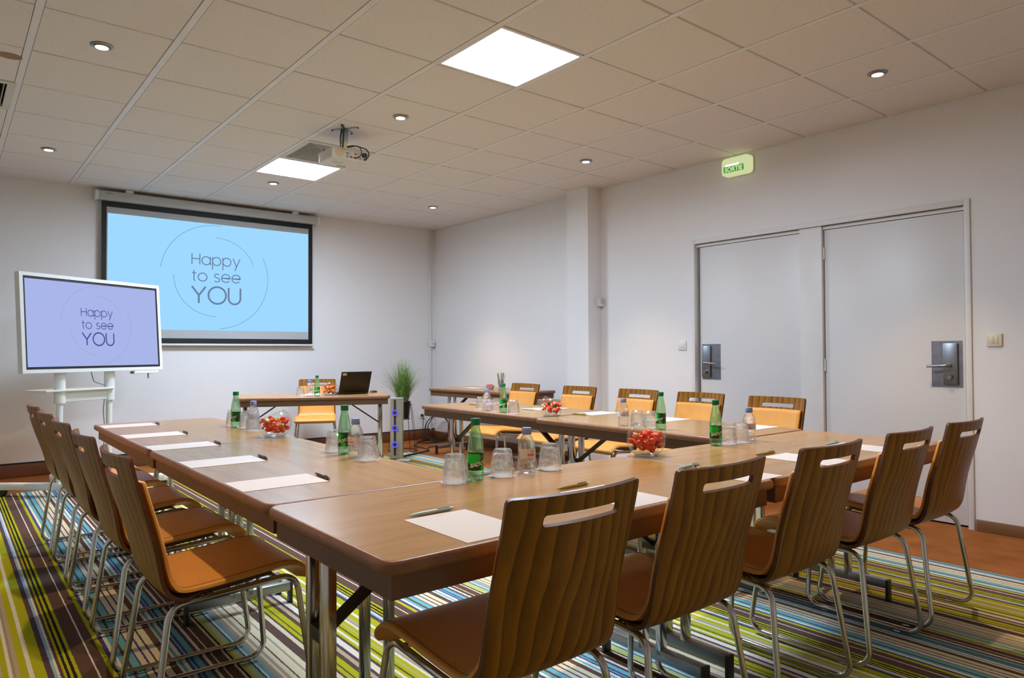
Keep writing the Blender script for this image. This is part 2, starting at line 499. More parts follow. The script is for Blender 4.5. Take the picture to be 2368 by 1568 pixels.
def font_vf(s, size, align='CENTER', bold=0.0, shear=0.0):
    cu = bpy.data.curves.new('txt', 'FONT'); cu.body = s; cu.size = size; cu.align_x = align; cu.offset = bold
    cu.shear = shear; cu.resolution_u = 4
    ob = bpy.data.objects.new('txt', cu); COL.objects.link(ob)
    bpy.context.view_layer.update()
    me = bpy.data.meshes.new_from_object(ob.evaluated_get(bpy.context.evaluated_depsgraph_get()))
    V = [Vector(v.co) for v in me.vertices]; F = [tuple(p.vertices) for p in me.polygons]
    bpy.data.objects.remove(ob); bpy.data.curves.remove(cu); bpy.data.meshes.remove(me)
    return V, F

# ------------------------------------------------------------------ room shell
X0, X1, Y0, Y1 = ROOM_X0, ROOM_X1, ROOM_Y0, ROOM_Y1
struct(box('floor', (X0 - .1, Y0 - .1, -.1), (X1 + .35, Y1 + .1, 0), 'carpet_brown'))
struct(box('wall_back', (X0 - .1, Y1, 0), (X1 + .1, Y1 + .1, 2.95), 'wall_paper'))
struct(box('wall_left', (X0 - .1, Y0, 0), (X0, Y1, 2.95), 'wall_paper'))
struct(box('wall_rear', (X0 - .1, Y0 - .1, 0), (X1 + .1, Y0, 2.95), 'wall_paper'))
# right wall with the door opening
DY0, DY1, DZ = -2.262, -0.175, 2.075
wr = []
def lshape():
    bm = bmesh.new()
    # outline in (y, z), opening at the bottom
    out = [(Y0, 0), (DY0, 0), (DY0, DZ), (DY1, DZ), (DY1, 0), (Y1, 0), (Y1, 2.95), (Y0, 2.95)]
    a = [bm.verts.new((X1, y, z)) for y, z in out]; b = [bm.verts.new((X1 + .12, y, z)) for y, z in out]
    for q in ((0, 1, 2, 7), (2, 3, 6, 7), (3, 4, 5, 6)):
        bm.faces.new([a[i] for i in q]); bm.faces.new([b[i] for i in reversed(q)])
    for i in range(8): bm.faces.new((a[i], b[i], b[(i + 1) % 8], a[(i + 1) % 8]))
    return bm
struct(from_bm('wall_right', lshape(), 'wall_paper'))
struct(box('wall_column', (4.57, .945, 0), (X1, 1.243, 2.95), 'wall_paper'))
struct(box('baseboard_back', (X0, Y1 - .018, 0), (X1, Y1, .122), 'skirting_wood', bev=.003))
struct(box('baseboard_right', (X1 - .014, Y0, 0), (X1, -2.302, .072), 'skirting_wood_y', bev=.003))
struct(box('trim_1', (X1 - .014, 1.243, 0), (X1, Y1 - .018, .10), 'skirting_wood_y', bev=.003))
struct(box('trim_2', (X1 - .014, -.14, 0), (X1, .945, .072), 'skirting_wood_y', bev=.003))
struct(box('gap_shade_strip', (X0, Y1 - .012, .122), (X1, Y1, .136), 'void_dark'))  # dark strip painting the shade of the gap above the baseboard
struct(box('trim_4', (4.675, Y1 - .02, .122), (4.70, Y1, 2.76), 'white_plastic', bev=.002))
# striped inlay carpet
tag(box('striped_carpet', (X0 + .02, Y0 + .02, .0005), (3.83, 3.10, .005), 'carpet_stripes'),
    'multicoloured striped carpet in yellow, teal, cream and brown under the tables', 'carpet')

# door frame and doors (in the right wall)
fr = thing('door_frame', '', 'frame'); del fr['label'], fr['category']; fr.name = 'trim_5'; struct(fr)
FX = X1 - .012
box('jamb', (FX, -.178, 0), (X1 + .10, -.146, 2.113), 'white_paint', fr, .003)
box('jamb', (FX, -2.293, 0), (X1 + .10, -2.258, 2.113), 'white_paint', fr, .003)
box('head', (FX, -2.258, 2.075), (X1 + .10, -.178, 2.113), 'white_paint', fr, .003)
box('mullion', (X1 + .005, -1.312, 0), (X1 + .10, -1.136, 2.075), 'white_paint', fr, .003)
box('door_stop', (X1 + .085, -2.258, 0), (X1 + .12, -.178, 2.075), 'void_dark', fr)
box('rebate', (X1 + .022, -2.258, 2.0495), (X1 + .085, -.178, 2.0755), 'white_paint', fr)
def door(n, ya, yb, hinge_y, hw0, hw1, lev):
    d = thing('door_%d' % n, '', 'x'); del d['label'], d['category']; struct(d)
    dx = X1 + .036
    box('leaf', (dx, ya, .012), (dx + .04, yb, 2.046), 'door_paint', d, .002)
    for z in (1.87, 1.035, .2):
        tube('hinge', [(dx - .006, hinge_y, z - .045), (dx - .006, hinge_y, z + .045)], .008, 'white_plastic', d, 8)
    # steel plate, long escutcheon, lever, thumb-turn
    pl = box('kick_plate', (dx - .003, hw0, .90), (dx, hw1, 1.203), 'brushed_plate', d)
    pl.name = 'lock_plate'
    s = -1 if lev < (hw0 + hw1) / 2 else 1
    es = box('escutcheon', (dx - .018, lev - .043, .917), (dx - .003, lev + .043, 1.188), 'steel_grey', d, .004)
    hd = lever = tube('lever', fillet([(dx - .018, lev, 1.042), (dx - .062, lev, 1.042), (dx - .062, lev - s * .125, 1.036)], .016, 6), [.012] * 2 + [.011] * 5 + [.010] + [.008], 'steel_grey', d, 10)
    lathe('thumb_turn', [(.016, 0), (.016, .022), (.013, .026)], 'steel_grey', d, 16).matrix_local = Matrix.Translation((dx - .018, lev, .965)) @ Matrix.Rotation(-PI / 2, 4, 'Y')
    return d
door(1, -1.128, -.202, -1.130, -.405, -.222, -.268)
door(2, -2.242, -1.318, -1.316, -2.226, -2.042, -2.158)

# ------------------------------------------------------------------ ceiling: backing, runners, tiles
ce = struct(box('ceiling', (X0 - .1, Y0 - .1, 2.83), (X1 + .1, Y1 + .1, 2.95), 'void_dark'))
G = .6
ivals = []
i = math.floor(X0 / G)
xs = [X0] + [k * G for k in range(int(math.ceil(X0 / G)), int(X1 / G) + 1)] + [X1]
ys = [Y0] + [k * G for k in range(int(math.ceil(Y0 / G)), int(Y1 / G) + 1)] + [Y1]
for k, x in enumerate(xs[1:-1]):
    box('runner', (x - .0165, Y0, 2.7668), (x + .0165, Y1, 2.80), 'runner_paint', ce)
for k, y in enumerate(ys[1:-1]):
    box('cross_tee', (X0, y - .008, 2.7755), (X1, y + .008, 2.80), 'runner_paint', ce)
LIGHT_CELLS = [(1.8, 1.8), (1.8, -1.2)]
VENT_CELLS = [(1.8, 1.2), (-.6, 1.2)]
skip = {(round(a, 2), round(b, 2)) for a, b in LIGHT_CELLS + VENT_CELLS}
tile_me = {}
for xa, xb in zip(xs, xs[1:]):
    for ya, yb in zip(ys, ys[1:]):
        if (round(xa, 2), round(ya, 2)) in skip: continue
        gx0 = .0185 if xa > X0 else .004; gx1 = .0185 if xb < X1 else .004
        gy0 = .006 if ya > Y0 else .004; gy1 = .006 if yb < Y1 else .004
        lo = (gx0, gy0); hi = (xb - xa - gx1, yb - ya - gy1)
        key = tuple(round(v, 4) for v in lo + hi)
        if hi[0] - lo[0] < .02 or hi[1] - lo[1] < .02: continue
        if key not in tile_me:
            t = box('tile', (lo[0], lo[1], 2.768), (hi[0], hi[1], 2.786), 'ceiling_tile', ce, .003, 1)
            tile_me[key] = t.data
        else:
            t = bpy.data.objects.new('tile', tile_me[key]); COL.objects.link(t); t.parent = ce
        t.location = (xa, ya, random.uniform(-.0008, .0008))
st = lathe('stain', [(.06, 2.7665), (.06, 2.7685)], 'stain_brown', ce, 24, c=(-.07, .76, 0)); st.scale = (1, .8, 1); st.location = (0, .15, 0)

# recessed fluorescent fittings with louvres
def ceiling_light(x, y, label):
    t = thing('ceiling_light', label, 'light', (x, y, CEIL), 0, 'recessed fluorescent ceiling lights')
    a, b = .007, .593
    ring('frame', [(a, a), (b, a), (b, b), (a, b)], [(.028, .028), (.572, .028), (.572, .572), (.028, .572)], -.002, .035, 'runner_paint', t)
    mesh('diffuser', [(.026, .026, .002), (.574, .026, .002), (.574, .574, .002), (.026, .574, .002)], [(0, 1, 2, 3)], 'tube_light', t)
    for k in range(1, 4):
        yy = .028 + .544 * k / 4
        box('louvre', (.028, yy - .002, -.003), (.572, yy + .002, .0015), 'louvre_white', t)
    for k in range(1, 8):
        xx = .028 + .544 * k / 8
        box('cross_louvre', (xx - .001, .028, -.002), (xx + .001, .572, .0015), 'louvre_white', t)
    return t
ceiling_light(1.8, 1.8, 'lit square louvred ceiling light next to the projector and the black vent')
ceiling_light(1.8, -1.2, 'large bright square louvred ceiling light nearest to the viewer')
def vent(x, y, label):
    t = thing('ceiling_vent', label, 'vent', (x, y, CEIL), 0, 'ceiling air vents')
    a, b = .008, .592; c, d = .05, .55
    ring('frame', [(a, a), (b, a), (b, b), (a, b)], [(c, c), (d, c), (d, d), (c, d)], -.003, .02, 'vent_white', t)
    box('duct', (c, c, .045), (d, d, .05), 'void_dark', t)
    for k in range(9):
        e = c + .012 + k * .026
        o = [(e, e), (1 * .6 - e, e), (.6 - e, .6 - e), (e, .6 - e)]
        e2 = e + .003
        i_ = [(e2, e2), (.6 - e2, e2), (.6 - e2, .6 - e2), (e2, .6 - e2)]
        ring('slat', o, i_, .0, .03, 'vent_white', t)
    return t
vent(1.8, 1.2, 'square black ceiling air vent with white slats behind the projector')
vent(-.6, 1.2, 'slatted ceiling air vent at the left edge of the picture')

# halogen downlights
def downlight(x, y, label):
    t = thing('downlight', label, 'downlight', (x, y, CEIL), 0, 'recessed halogen downlights')
    lathe('trim_ring', [(.052, .0), (.054, -.004), (.044, -.009), (.036, -.006), (.036, .004), (.052, .004)], 'steel_grey', t, 28, hollow=True)
    lathe('gimbal', [(.036, -.012), (.036, .0), (.0315, .0), (.0315, -.012)], 'steel_grey', t, 24, hollow=True)
    lathe('bulb', [(.031, -.0125), (.031, -.008), (.02, -.003)], 'halogen', t, 20)
    ld = bpy.data.lights.new('halogen_lamp', 'SPOT'); ld.energy = SPOT_WATT; ld.color = (1.0, .70, .40)
    ld.spot_size = math.radians(74); ld.spot_blend = 0.75; ld.shadow_soft_size = .028
    lo = bpy.data.objects.new('halogen_lamp', ld); COL.objects.link(lo); lo.parent = t; lo.location = (0, 0, -.03)
    return t
downlight(.3, .3, 'round halogen downlight at the upper left of the ceiling, largest on that side')
downlight(.3, 2.7, 'round halogen downlight at the left, near the back wall')
downlight(2.1, .3, 'round halogen downlight just in front of the projector bracket')
downlight(2.1, 2.7, 'small round halogen downlight below the lit square panel by the screen')
downlight(3.9, 2.7, 'small round halogen downlight near the far right corner')
downlight(3.9, .3, 'round halogen downlight near the wall column')
downlight(3.9, -2.1, 'starry bright halogen downlight at the right, above the doors')
downlight(2.1, -2.1, 'halogen downlight overhead above the near tables')
downlight(.3, -2.1, 'halogen downlight overhead above the near left table corner')

for _x, _w in ((.3, 'left'), (2.1, 'middle'), (3.9, 'right')):  # lamps added out of view to warm the chair backs and near ceiling
    downlight(_x, -4.5, 'added unseen halogen downlight behind the viewer, the %s one of three' % _w)

# ------------------------------------------------------------------ projection screen with slide
def slide(parent, W, H, org, ux, uz, nrm, bg, tx, arcm, d, wide=1.0):
    """the greeting slide in metres; org = lower left corner"""
    org, ux, uz, nrm = Vector(org), Vector(ux), Vector(uz), Vector(nrm)
    def m(p, k=0): return org + ux * p[0] + uz * p[1] + nrm * k
    s = W / 2.059
    pic = mesh('picture', [m((0, 0)), m((W, 0)), m((W, H)), m((0, H))], [(0, 1, 2, 3)], bg, parent)
    V, F = [], []
    for txt, x0, x1, base, cap, wd, gap in (('Happy', .782, 1.278, .701, .113, .0105, .20), ('to see', .784, 1.282, .525, .110, .0105, .17), ('YOU', .782, 1.284, .290, .177, .019, .16)):
        v, f = stroke_text(txt, x0, x1, base, cap, wd * wide, gap)
        F += [tuple(i + len(V) for i in q) for q in f]; V += v
    mesh('slide_text', [m((p[0] * s, p[1] * s), d) for p in V], F, tx, pic)
    for r, a0, a1 in ((.556, 172.7, 85), (.556, 26, -86), (.425, 91, 22), (.425, 180, 270)):
        v, f = ribbon_vf(arc(1.03, .575, r, a0, a1, 48), .0045)
        mesh('slide_arc', [m((p[0] * s, p[1] * s), d) for p in v], f, arcm, pic)
    return pic
sc = thing('projection_screen', 'pull-down projection screen with a glowing light blue greeting slide on the back wall', 'projection screen', (1.94, 3.95, 1.22))
def rel(p): return (p[0] - 1.94, p[1] - 3.95, p[2] - 1.22)
box('case', rel((.80, 3.865, 2.648)), rel((3.078, 3.965, 2.732)), 'grey_plastic', sc, .008)
for xx in (.80, 3.062): box('end_cap', rel((xx - .006, 3.860, 2.643)), rel((xx + .022, 3.97, 2.737)), 'white_plastic', sc, .01)
for xx in (1.06, 2.76): box('bracket', rel((xx, 3.88, 2.73)), rel((xx + .07, 3.95, 2.765)), 'white_plastic', sc, .004)
box('fabric', rel((.861, 3.948, 1.243)), rel((3.025, 3.952, 2.655)), 'screen_black', sc)
box('margin', rel((.904, 3.9465, 1.298)), rel((2.977, 3.9478, 2.592)), 'screen_margin', sc)
box('weight_bar', rel((.845, 3.94, 1.222)), rel((3.046, 3.96, 1.243)), 'white_plastic', sc, .006)
box('brand_mark', rel((.885, 3.864, 2.705)), rel((.945, 3.8655, 2.712)), 'label_grey', sc)
slide(sc, 2.059, 1.146, rel((.913, 3.9455, 1.384)), (1, 0, 0), (0, 0, 1), (0, -1, 0), 'slide_blue', 'slide_blue_text', 'slide_blue_arc', .0012)

# ------------------------------------------------------------------ interactive display on a wheeled stand
dang = math.radians(31)
ds = thing('interactive_display', 'white framed touch display showing a lilac greeting slide on a wheeled stand', 'display', (.683, 2.80, .0055), dang)
# local: x along the screen, -y towards the viewer
W_, H_ = 1.294, .775
zb = .988
tilt = Matrix.Translation((0, 0, zb)) @ Matrix.Rotation(math.radians(-4.0), 4, 'X')
def T(o):
    o.data.transform(tilt); return o
T(ring('bezel', [(-W_ / 2, 0), (W_ / 2, 0), (W_ / 2, H_), (-W_ / 2, H_)], [(-W_ / 2 + .028, .028), (W_ / 2 - .028, .028), (W_ / 2 - .028, H_ - .028), (-W_ / 2 + .028, H_ - .028)], 0, .05, 'white_plastic', ds, tf=lambda v: (v[0], v[2], v[1])))
T(box('back_shell', (-W_ / 2 + .012, .03, .012), (W_ / 2 - .012, .058, H_ - .012), 'grey_plastic', ds))
T(box('glass_border', (-W_ / 2 + .028, .006, .028), (W_ / 2 - .028, .02, H_ - .028), 'screen_black', ds))
pc = slide(ds, 1.208, .68, (-.604, .0052, .0475), (1, 0, 0), (0, 0, 1), (0, -1, 0), 'slide_lilac', 'slide_lilac_text', 'slide_lilac_arc', .0008, 1.0)
T(pc)
for c in pc.children: T(c)
T(box('pen_tray', (.34, .0, -.03), (.60, .05, -.004), 'white_plastic', ds, .004))
T(tube('stylus', [(.31, .02, -.018), (.345, .02, -.018)], .005, 'black_plastic', ds))
T(tube('stylus', [(.50, .02, -.03), (.50, .02, -.075)], .007, 'label_grey', ds))
for xp in (-.29, .16):
    tube('post', [(xp, .085, .06), (xp, .085, .80)], .024, 'white_plastic', ds, 16)
    tube('sleeve', [(xp, .085, .74), (xp, .085, 1.35)], .041, 'white_plastic', ds, 16)
box('crossbar', (-.27, .07, .745), (.16, .11, .84), 'white_plastic', ds, .01)
box('tray', (-.45, .02, .835), (.165, .26, .85), 'white_plastic', ds, .006)
fa = math.radians(-40) - dang
for xp in (-.29, .16):
    dxy = Vector((math.cos(fa), math.sin(fa), 0))
    p0 = Vector((xp, .085, .075)) - dxy * .50; p1 = Vector((xp, .085, .075)) + dxy * .50
    f = box('foot_beam', (-.50, -.032, -.028), (.50, .032, .028), 'white_plastic', ds, .012)
    f.location = (xp, .085, .078); f.rotation_euler = (0, 0, fa)
    for s in (-.46, .46):
        p = Vector((xp, .085, 0)) + dxy * s
        cst = lathe('caster', [(.01, -.024), (.03, -.024), (.032, -.02), (.032, -.003), (.028, 0), (.032, .003), (.032, .02), (.03, .024), (.01, .024)], 'black_plastic', ds, 20)
        cst.matrix_local = Matrix.Translation((p.x, p.y, .032)) @ Matrix.Rotation(fa, 4, 'Z') @ Matrix.Rotation(PI / 2, 4, 'X')
tube('cable', fillet([(-.02, .08, .99), (.0, .07, .90), (.10, .08, .87), (.13, .10, .86)], .03), .004, 'label_grey', ds, 6)
tube('cable', fillet([(.13, .10, .80), (.115, .10, .65), (.13, .10, .5), (.12, .10, .3), (.15, .11, .12), (.22, .4, .01)], .05), .004, 'label_grey', ds, 6)

# ------------------------------------------------------------------ projector
pj = thing('projector', 'white projector hanging from a steel ceiling bracket by the vent', 'projector', (1.97, .91, 2.55))
box('body', (-.15, -.12, 0), (.15, .115, .08), 'projector_white', pj, .012, 3)
box('rear_panel', (-.13, -.1225, .008), (.145, -.118, .072), 'projector_back', pj)
lathe('speaker_grille', [(.026, 0), (.027, .003), (.024, .004)], 'sticker', pj, 24).matrix_local = Matrix.Translation((-.088, -.1225, .04)) @ Matrix.Rotation(PI / 2, 4, 'X')
for k, (xx, zz, a, b, m_) in enumerate(((-.03, .045, .016, .012, 'label_grey'), (-.03, .022, .016, .012, 'label_grey'), (.0, .048, .018, .016, 'grey_plastic'), (.0, .022, .018, .008, 'black_plastic'), (.035, .05, .014, .008, 'black_plastic'), (.03, .02, .02, .01, 'black_plastic'), (.07, .022, .02, .01, 'label_grey'), (.11, .02, .02, .012, 'black_plastic'))):
    box('port', (xx - a / 2, -.126, zz - b / 2), (xx + a / 2, -.121, zz + b / 2), m_, pj)
box('power_plug', (.085, -.15, .035), (.115, -.12, .062), 'black_plastic', pj, .004)
lathe('lens', [(.03, 0), (.034, .01), (.03, .03), (.02, .028)], 'black_plastic', pj, 24).matrix_local = Matrix.Translation((-.05, .115, .04)) @ Matrix.Rotation(-PI / 2, 4, 'X')
box('lens_lever', (-.145, .03, .08), (-.12, .05, .09), 'dark_metal', pj, .003)
box('bottom_label', (-.09, -.02, -.0012), (-.01, .03, 0), 'grey_plastic', pj)
box('bottom_grip', (-.02, .075, -.004), (.05, .09, 0), 'sticker', pj)
box('status_light', (.055, -.06, -.001), (.062, -.055, 0), 'lamp_blue', pj)
box('column', (-.075, -.14, .115), (-.035, -.10, .218), 'galvanised', pj)
box('yoke', (-.068, -.142, .07), (-.042, -.098, .135), 'projector_back', pj, .004)
for a, b in ((-.115, -.05), (-.115, -.21), (.005, -.22), (.03, -.065)):
    pth = box('bracket_arm', (-.075, -.011, 0), (.012, .011, .004), 'galvanised', pj)
    cx, cy = -.055, -.12; an = math.atan2(b - cy, a - cx)
    L_ = math.hypot(a - cx, b - cy)
    pth.data.transform(Matrix.Translation((.075, 0, 0))); pth.data.transform(Matrix.Scale(L_ / .087, 4, (1, 0, 0)))
    pth.location = (cx, cy, .213); pth.rotation_euler = (0, 0, an)
    lathe('screw', [(.007, .209), (.007, .213)], 'black_plastic', pj, 12, c=(a, b, 0))
tube('cable', fillet([(-.078, -.13, .21), (-.09, -.13, .15), (-.083, -.12, .08)], .03), .004, 'black_cable', pj, 6)
tube('cable', fillet([(-.068, -.148, .21), (-.072, -.15, .15), (-.07, -.13, .08)], .03), .004, 'black_cable', pj, 6)
tube('cable', fillet([(-.06, -.12, .085), (.0, -.15, .10), (.06, -.17, .09), (.06, -.16, .03), (.035, -.13, .02)], .04), .0035, 'black_cable', pj, 6)
tube('cable', fillet([(-.05, -.115, .085), (.03, -.14, .105), (.10, -.17, .085), (.125, -.17, .05), (.115, -.125, .02)], .04), .0045, 'black_cable', pj, 6)

# ------------------------------------------------------------------ exit sign
sg = thing('exit_sign', 'glowing rounded emergency exit sign reading SORTIE at the top of the right wall', 'exit sign', (4.72, -.63, 2.663))
# local: face towards -x ; horizontal = -y (left to right seen from the room)
prism('base', rrect(-.135, .135, -.078, .078, .03), 0, .012, 'white_plastic', sg, tf=lambda v: (.035 - v[2], -v[0], v[1]))
prism('diffuser', rrect(-.13, .13, -.073, .073, .034), .012, .062, 'sign_glow', sg, tf=lambda v: (.035 - v[2], -v[0], v[1]))
prism('tube_glow', rrect(-.095, .03, .004, .02, .007), .062, .0635, 'sign_tube', sg, tf=lambda v: (.035 - v[2], -v[0], v[1]))
strip = prism('strip', [(-.108, -.046), (.078, -.046), (.074, .004), (-.112, .004)], .0635, .065, 'sign_green', sg, tf=lambda v: (.035 - v[2], -v[0], v[1]))
V, F = font_vf('SORTIE', .052, 'CENTER', .0016)
mesh('lettering', [(.035 - .0658, -(v.x * .98 - .017), v.y - .040) for v in V], F, 'sign_letter', strip)

# ------------------------------------------------------------------ switches, boxes, outlets
def switch(x, y, z, wide, label, n):
    t = thing('light_switch', label, 'switch', (x, y, z))
    box('plate', (-.011, -.042, -.041), (0, .042, .041), 'cream_plastic' if n == 2 else 'white_plastic', t, .003)
    for k in range(n):
        a = -.022 + .044 * k / n
        box('rocker', (-.014, a + .0006, -.022), (-.009, a + .044 / n - .0006, .022), 'cream_plastic' if n == 2 else 'white_plastic', t, .0012)
switch(X1, -.039, 1.195, 1, 'small white light switch on the wall left of the doors', 1)
switch(X1, -2.415, 1.205, 1, 'cream double rocker light switch on the wall right of the doors', 2)
t = thing('junction_box', 'small white junction box on the wall beside the column', 'junction box', (4.72, .925, 1.625))
box('body', (-.04, -.03, -.035), (.03, .02, .035), 'white_plastic', t, .005); box('cover', (-.03, -.034, -.01), (.02, -.029, .04), 'grey_plastic', t, .002)
t = thing('thermostat', 'little white box on the cable duct near the back corner', 'wall box', (4.694, Y1 - .02, 1.256))
box('body', (-.04, -.03, -.04), (.04, 0, .04), 'white_plastic', t, .005); box('button', (-.012, -.033, -.01), (.012, -.029, .01), 'grey_plastic', t, .001)
for nm, xx, zz, lb in (('a', 4.551, .318, 'white wall socket with a black plug beside the plant stand'), ('b', 4.726, .308, 'white wall socket in the far corner above the coiled cables')):
    t = thing('wall_socket', lb, 'socket', (xx, Y1, zz), 0, 'sockets on the back wall')
    if nm == 'b': t.location.x = 4.715
    box('plate', (-.034, -.012, -.04), (.034, 0, .04), 'white_plastic', t, .003)
    lathe('recess', [(.02, 0), (.02, .003)], 'grey_plastic', t, 20).matrix_local = Matrix.Translation((0, -.012, 0)) @ Matrix.Rotation(PI / 2, 4, 'X')
    if nm == 'a': tube('plug', [(0, -.012, 0), (0, -.04, -.002), (.003, -.05, -.012)], [.018, .016, .008], 'black_plastic', t, 12)

# ------------------------------------------------------------------ tables
TL, TW, TH = 1.372, .652, .74
def lip(name, outline, rx, rz, z, mats, parent, seg=12):
    n = len(outline); V, F = [], []
    for i in range(n):
        a, b = Vector(outline[i - 1]), Vector(outline[(i + 1) % n]); t_ = (b - a).normalized(); nn = Vector((t_.y, -t_.x))
        for k in range(seg):
            an = 2 * PI * k / seg
            V.append((outline[i][0] + nn.x * rx * math.cos(an), outline[i][1] + nn.y * rx * math.cos(an), z + rz * math.sin(an)))
    for i in range(n):
        j = (i + 1) % n
        for k in range(seg):
            l = (k + 1) % seg; F.append((i * seg + k, i * seg + l, j * seg + l, j * seg + k))
    return mesh(name, V, F, mats, parent, 60)
def make_table():
    t = thing('conference_table', 'x', 'table', group='wood topped folding conference tables')
    r, rx = .0148, .0085
    O_ = rrect(-TL / 2 + rx, TL / 2 - rx, -TW / 2 + rx, TW / 2 - rx, .028, 6)
    prism('tabletop', O_, TH - .0275, TH + .0002, 'table_laminate', t)
    lip('edging', O_, rx, r, TH - r, 'table_edging', t)
    a, b = TL / 2 - .022, TW / 2 - .026
    ring('apron', [(-a, -b), (a, -b), (a, b), (-a, b)], [(-a + .018, -b + .018), (a - .018, -b + .018), (a - .018, b - .018), (-a + .018, b - .018)], .658, TH - .028, 'table_apron', t)
    for s in (-1, 1):
        xl = s * (TL / 2 - .066)
        for yy in (-.010, .070):
            box('leg', (xl - .018, yy - .0105, .08), (xl + .018, yy + .0105, TH - .03), 'chrome', t, .0015)
        ft = box('foot', (xl - .018, -.19, .062), (xl + .018, .25, .100), 'steel_grey', t, .002)
        for q in (-1, 1): box('end_cap', (xl - .019, .03 + q * .222 - .006, .0055), (xl + .019, .03 + q * .222 + .006, .101), 'black_plastic', ft, .001)
        box('hinge_block', (xl - .016, -.002, .44), (xl + .016, .062, .475), 'dark_metal', t, .003)
        V, F = [], []
        br = box('brace', (-.014, -.02, -.006), (.014, .02, .006), 'dark_metal', t)
        p0, p1 = Vector((xl - s * .012, .03, .46)), Vector((xl - s * .30, .03, .66))
        d = p1 - p0
        br.data.transform(Matrix.Scale(d.length / .028, 4, (1, 0, 0)))
        br.matrix_local = Matrix.Translation((p0 + p1) / 2) @ Matrix.Rotation(-math.atan2(d.z, d.x), 4, 'Y')
    return t
tb = make_table()
H2 = PI / 2
TABLES = [((1.005, -2.404), 0, 'near left wooden table with the bare rounded corner in the foreground'),
          ((2.382, -2.404), 0, 'near right wooden table in front of the doors'),
          ((.651, -1.390), -H2, 'left wooden table with the bluish sheen, nearest of the left arm'),
          ((.651, -.012), -H2, 'far left wooden table in front of the touch display'),
          ((2.770, -1.379), H2, 'right wooden table between the near row and the far right table'),
          ((2.821, .010), H2, 'far right wooden table of the horseshoe, with the free end by the plant'),
          ((2.415, 2.47), math.radians(-23.2), 'wooden speaker table with the laptop below the projection screen'),
          ((4.265, 2.14), math.radians(94.2), 'wooden side table against the far right wall with the pen glass')]
for k, ((x, y), a, lb) in enumerate(TABLES):
    o = tb if k == 0 else copy_tree(tb)
    place(o, (x, y, 0), a, lb)
for o in [q for q in COL.objects if q.name.startswith('conference_table') and 'near left' in q['label'] or q.name.startswith('conference_table') and 'near right' in q['label']]:
    for c in o.children:
        if c.name.split('.')[0] in ('leg', 'foot', 'hinge_block', 'brace'): c.location.y += .095

# ------------------------------------------------------------------ chairs
def catmull(P, n):
    P = [Vector(p) for p in P]; out = []
    Q = [P[0] * 2 - P[1]] + P + [P[-1] * 2 - P[-2]]
    for i in range(1, len(Q) - 2):
        a, b, c, d = Q[i - 1:i + 3]
        for k in range(n):
            t_ = k / n
            out.append(.5 * ((2 * b) + (c - a) * t_ + (2 * a - 5 * b + 4 * c - d) * t_ ** 2 + (3 * b - a - 3 * c + d) * t_ ** 3))
    out.append(P[-1]); return out
PROF = [(-.058, .842), (-.048, .795), (-.026, .71), (-.004, .63), (.012, .56), (.022, .50), (.034, .455), (.058, .4225), (.095, .411), (.15, .413), (.24, .421), (.33, .430), (.395, .434), (.430, .424), (.446, .400)]
PC = catmull([(y, z, 0) for y, z in PROF], 8)
_s = [0]
for a, b in zip(PC, PC[1:]): _s.append(_s[-1] + (b - a).length)
SLEN = _s[-1]
def prof_at(s):
    s = max(0, min(SLEN, s))
    for i in range(len(_s) - 1):
        if s <= _s[i + 1]:
            f = (s - _s[i]) / (_s[i + 1] - _s[i]); p = PC[i].lerp(PC[i + 1], f); tt = (PC[i + 1] - PC[i]).normalized()
            return p, tt
def smooth01(a, b, x):
    t_ = max(0, min(1, (x - a) / (b - a))); return t_ * t_ * (3 - 2 * t_)
def half_w(s):
    return .197 + .010 * smooth01(.25, .60, s)
def S_(u, s, h=0):
    """u across -1..1, s metres down from the top edge, h above the shell towards the sitter"""
    p, tt = prof_at(s)
    p2, t2 = prof_at(s + .012); tt = (tt + t2).normalized()
    k = 1 - smooth01(.10, .50, s)
    k = .25 + .75 * k if s < .50 else .25 * (1 - smooth01(.50, .62, s))
    y = p.x - .034 * k * (1 - u * u); z = p.y
    n = Vector((-tt.y, tt.x))
    return Vector((u * half_w(s), y + n.x * h, z + n.y * h))
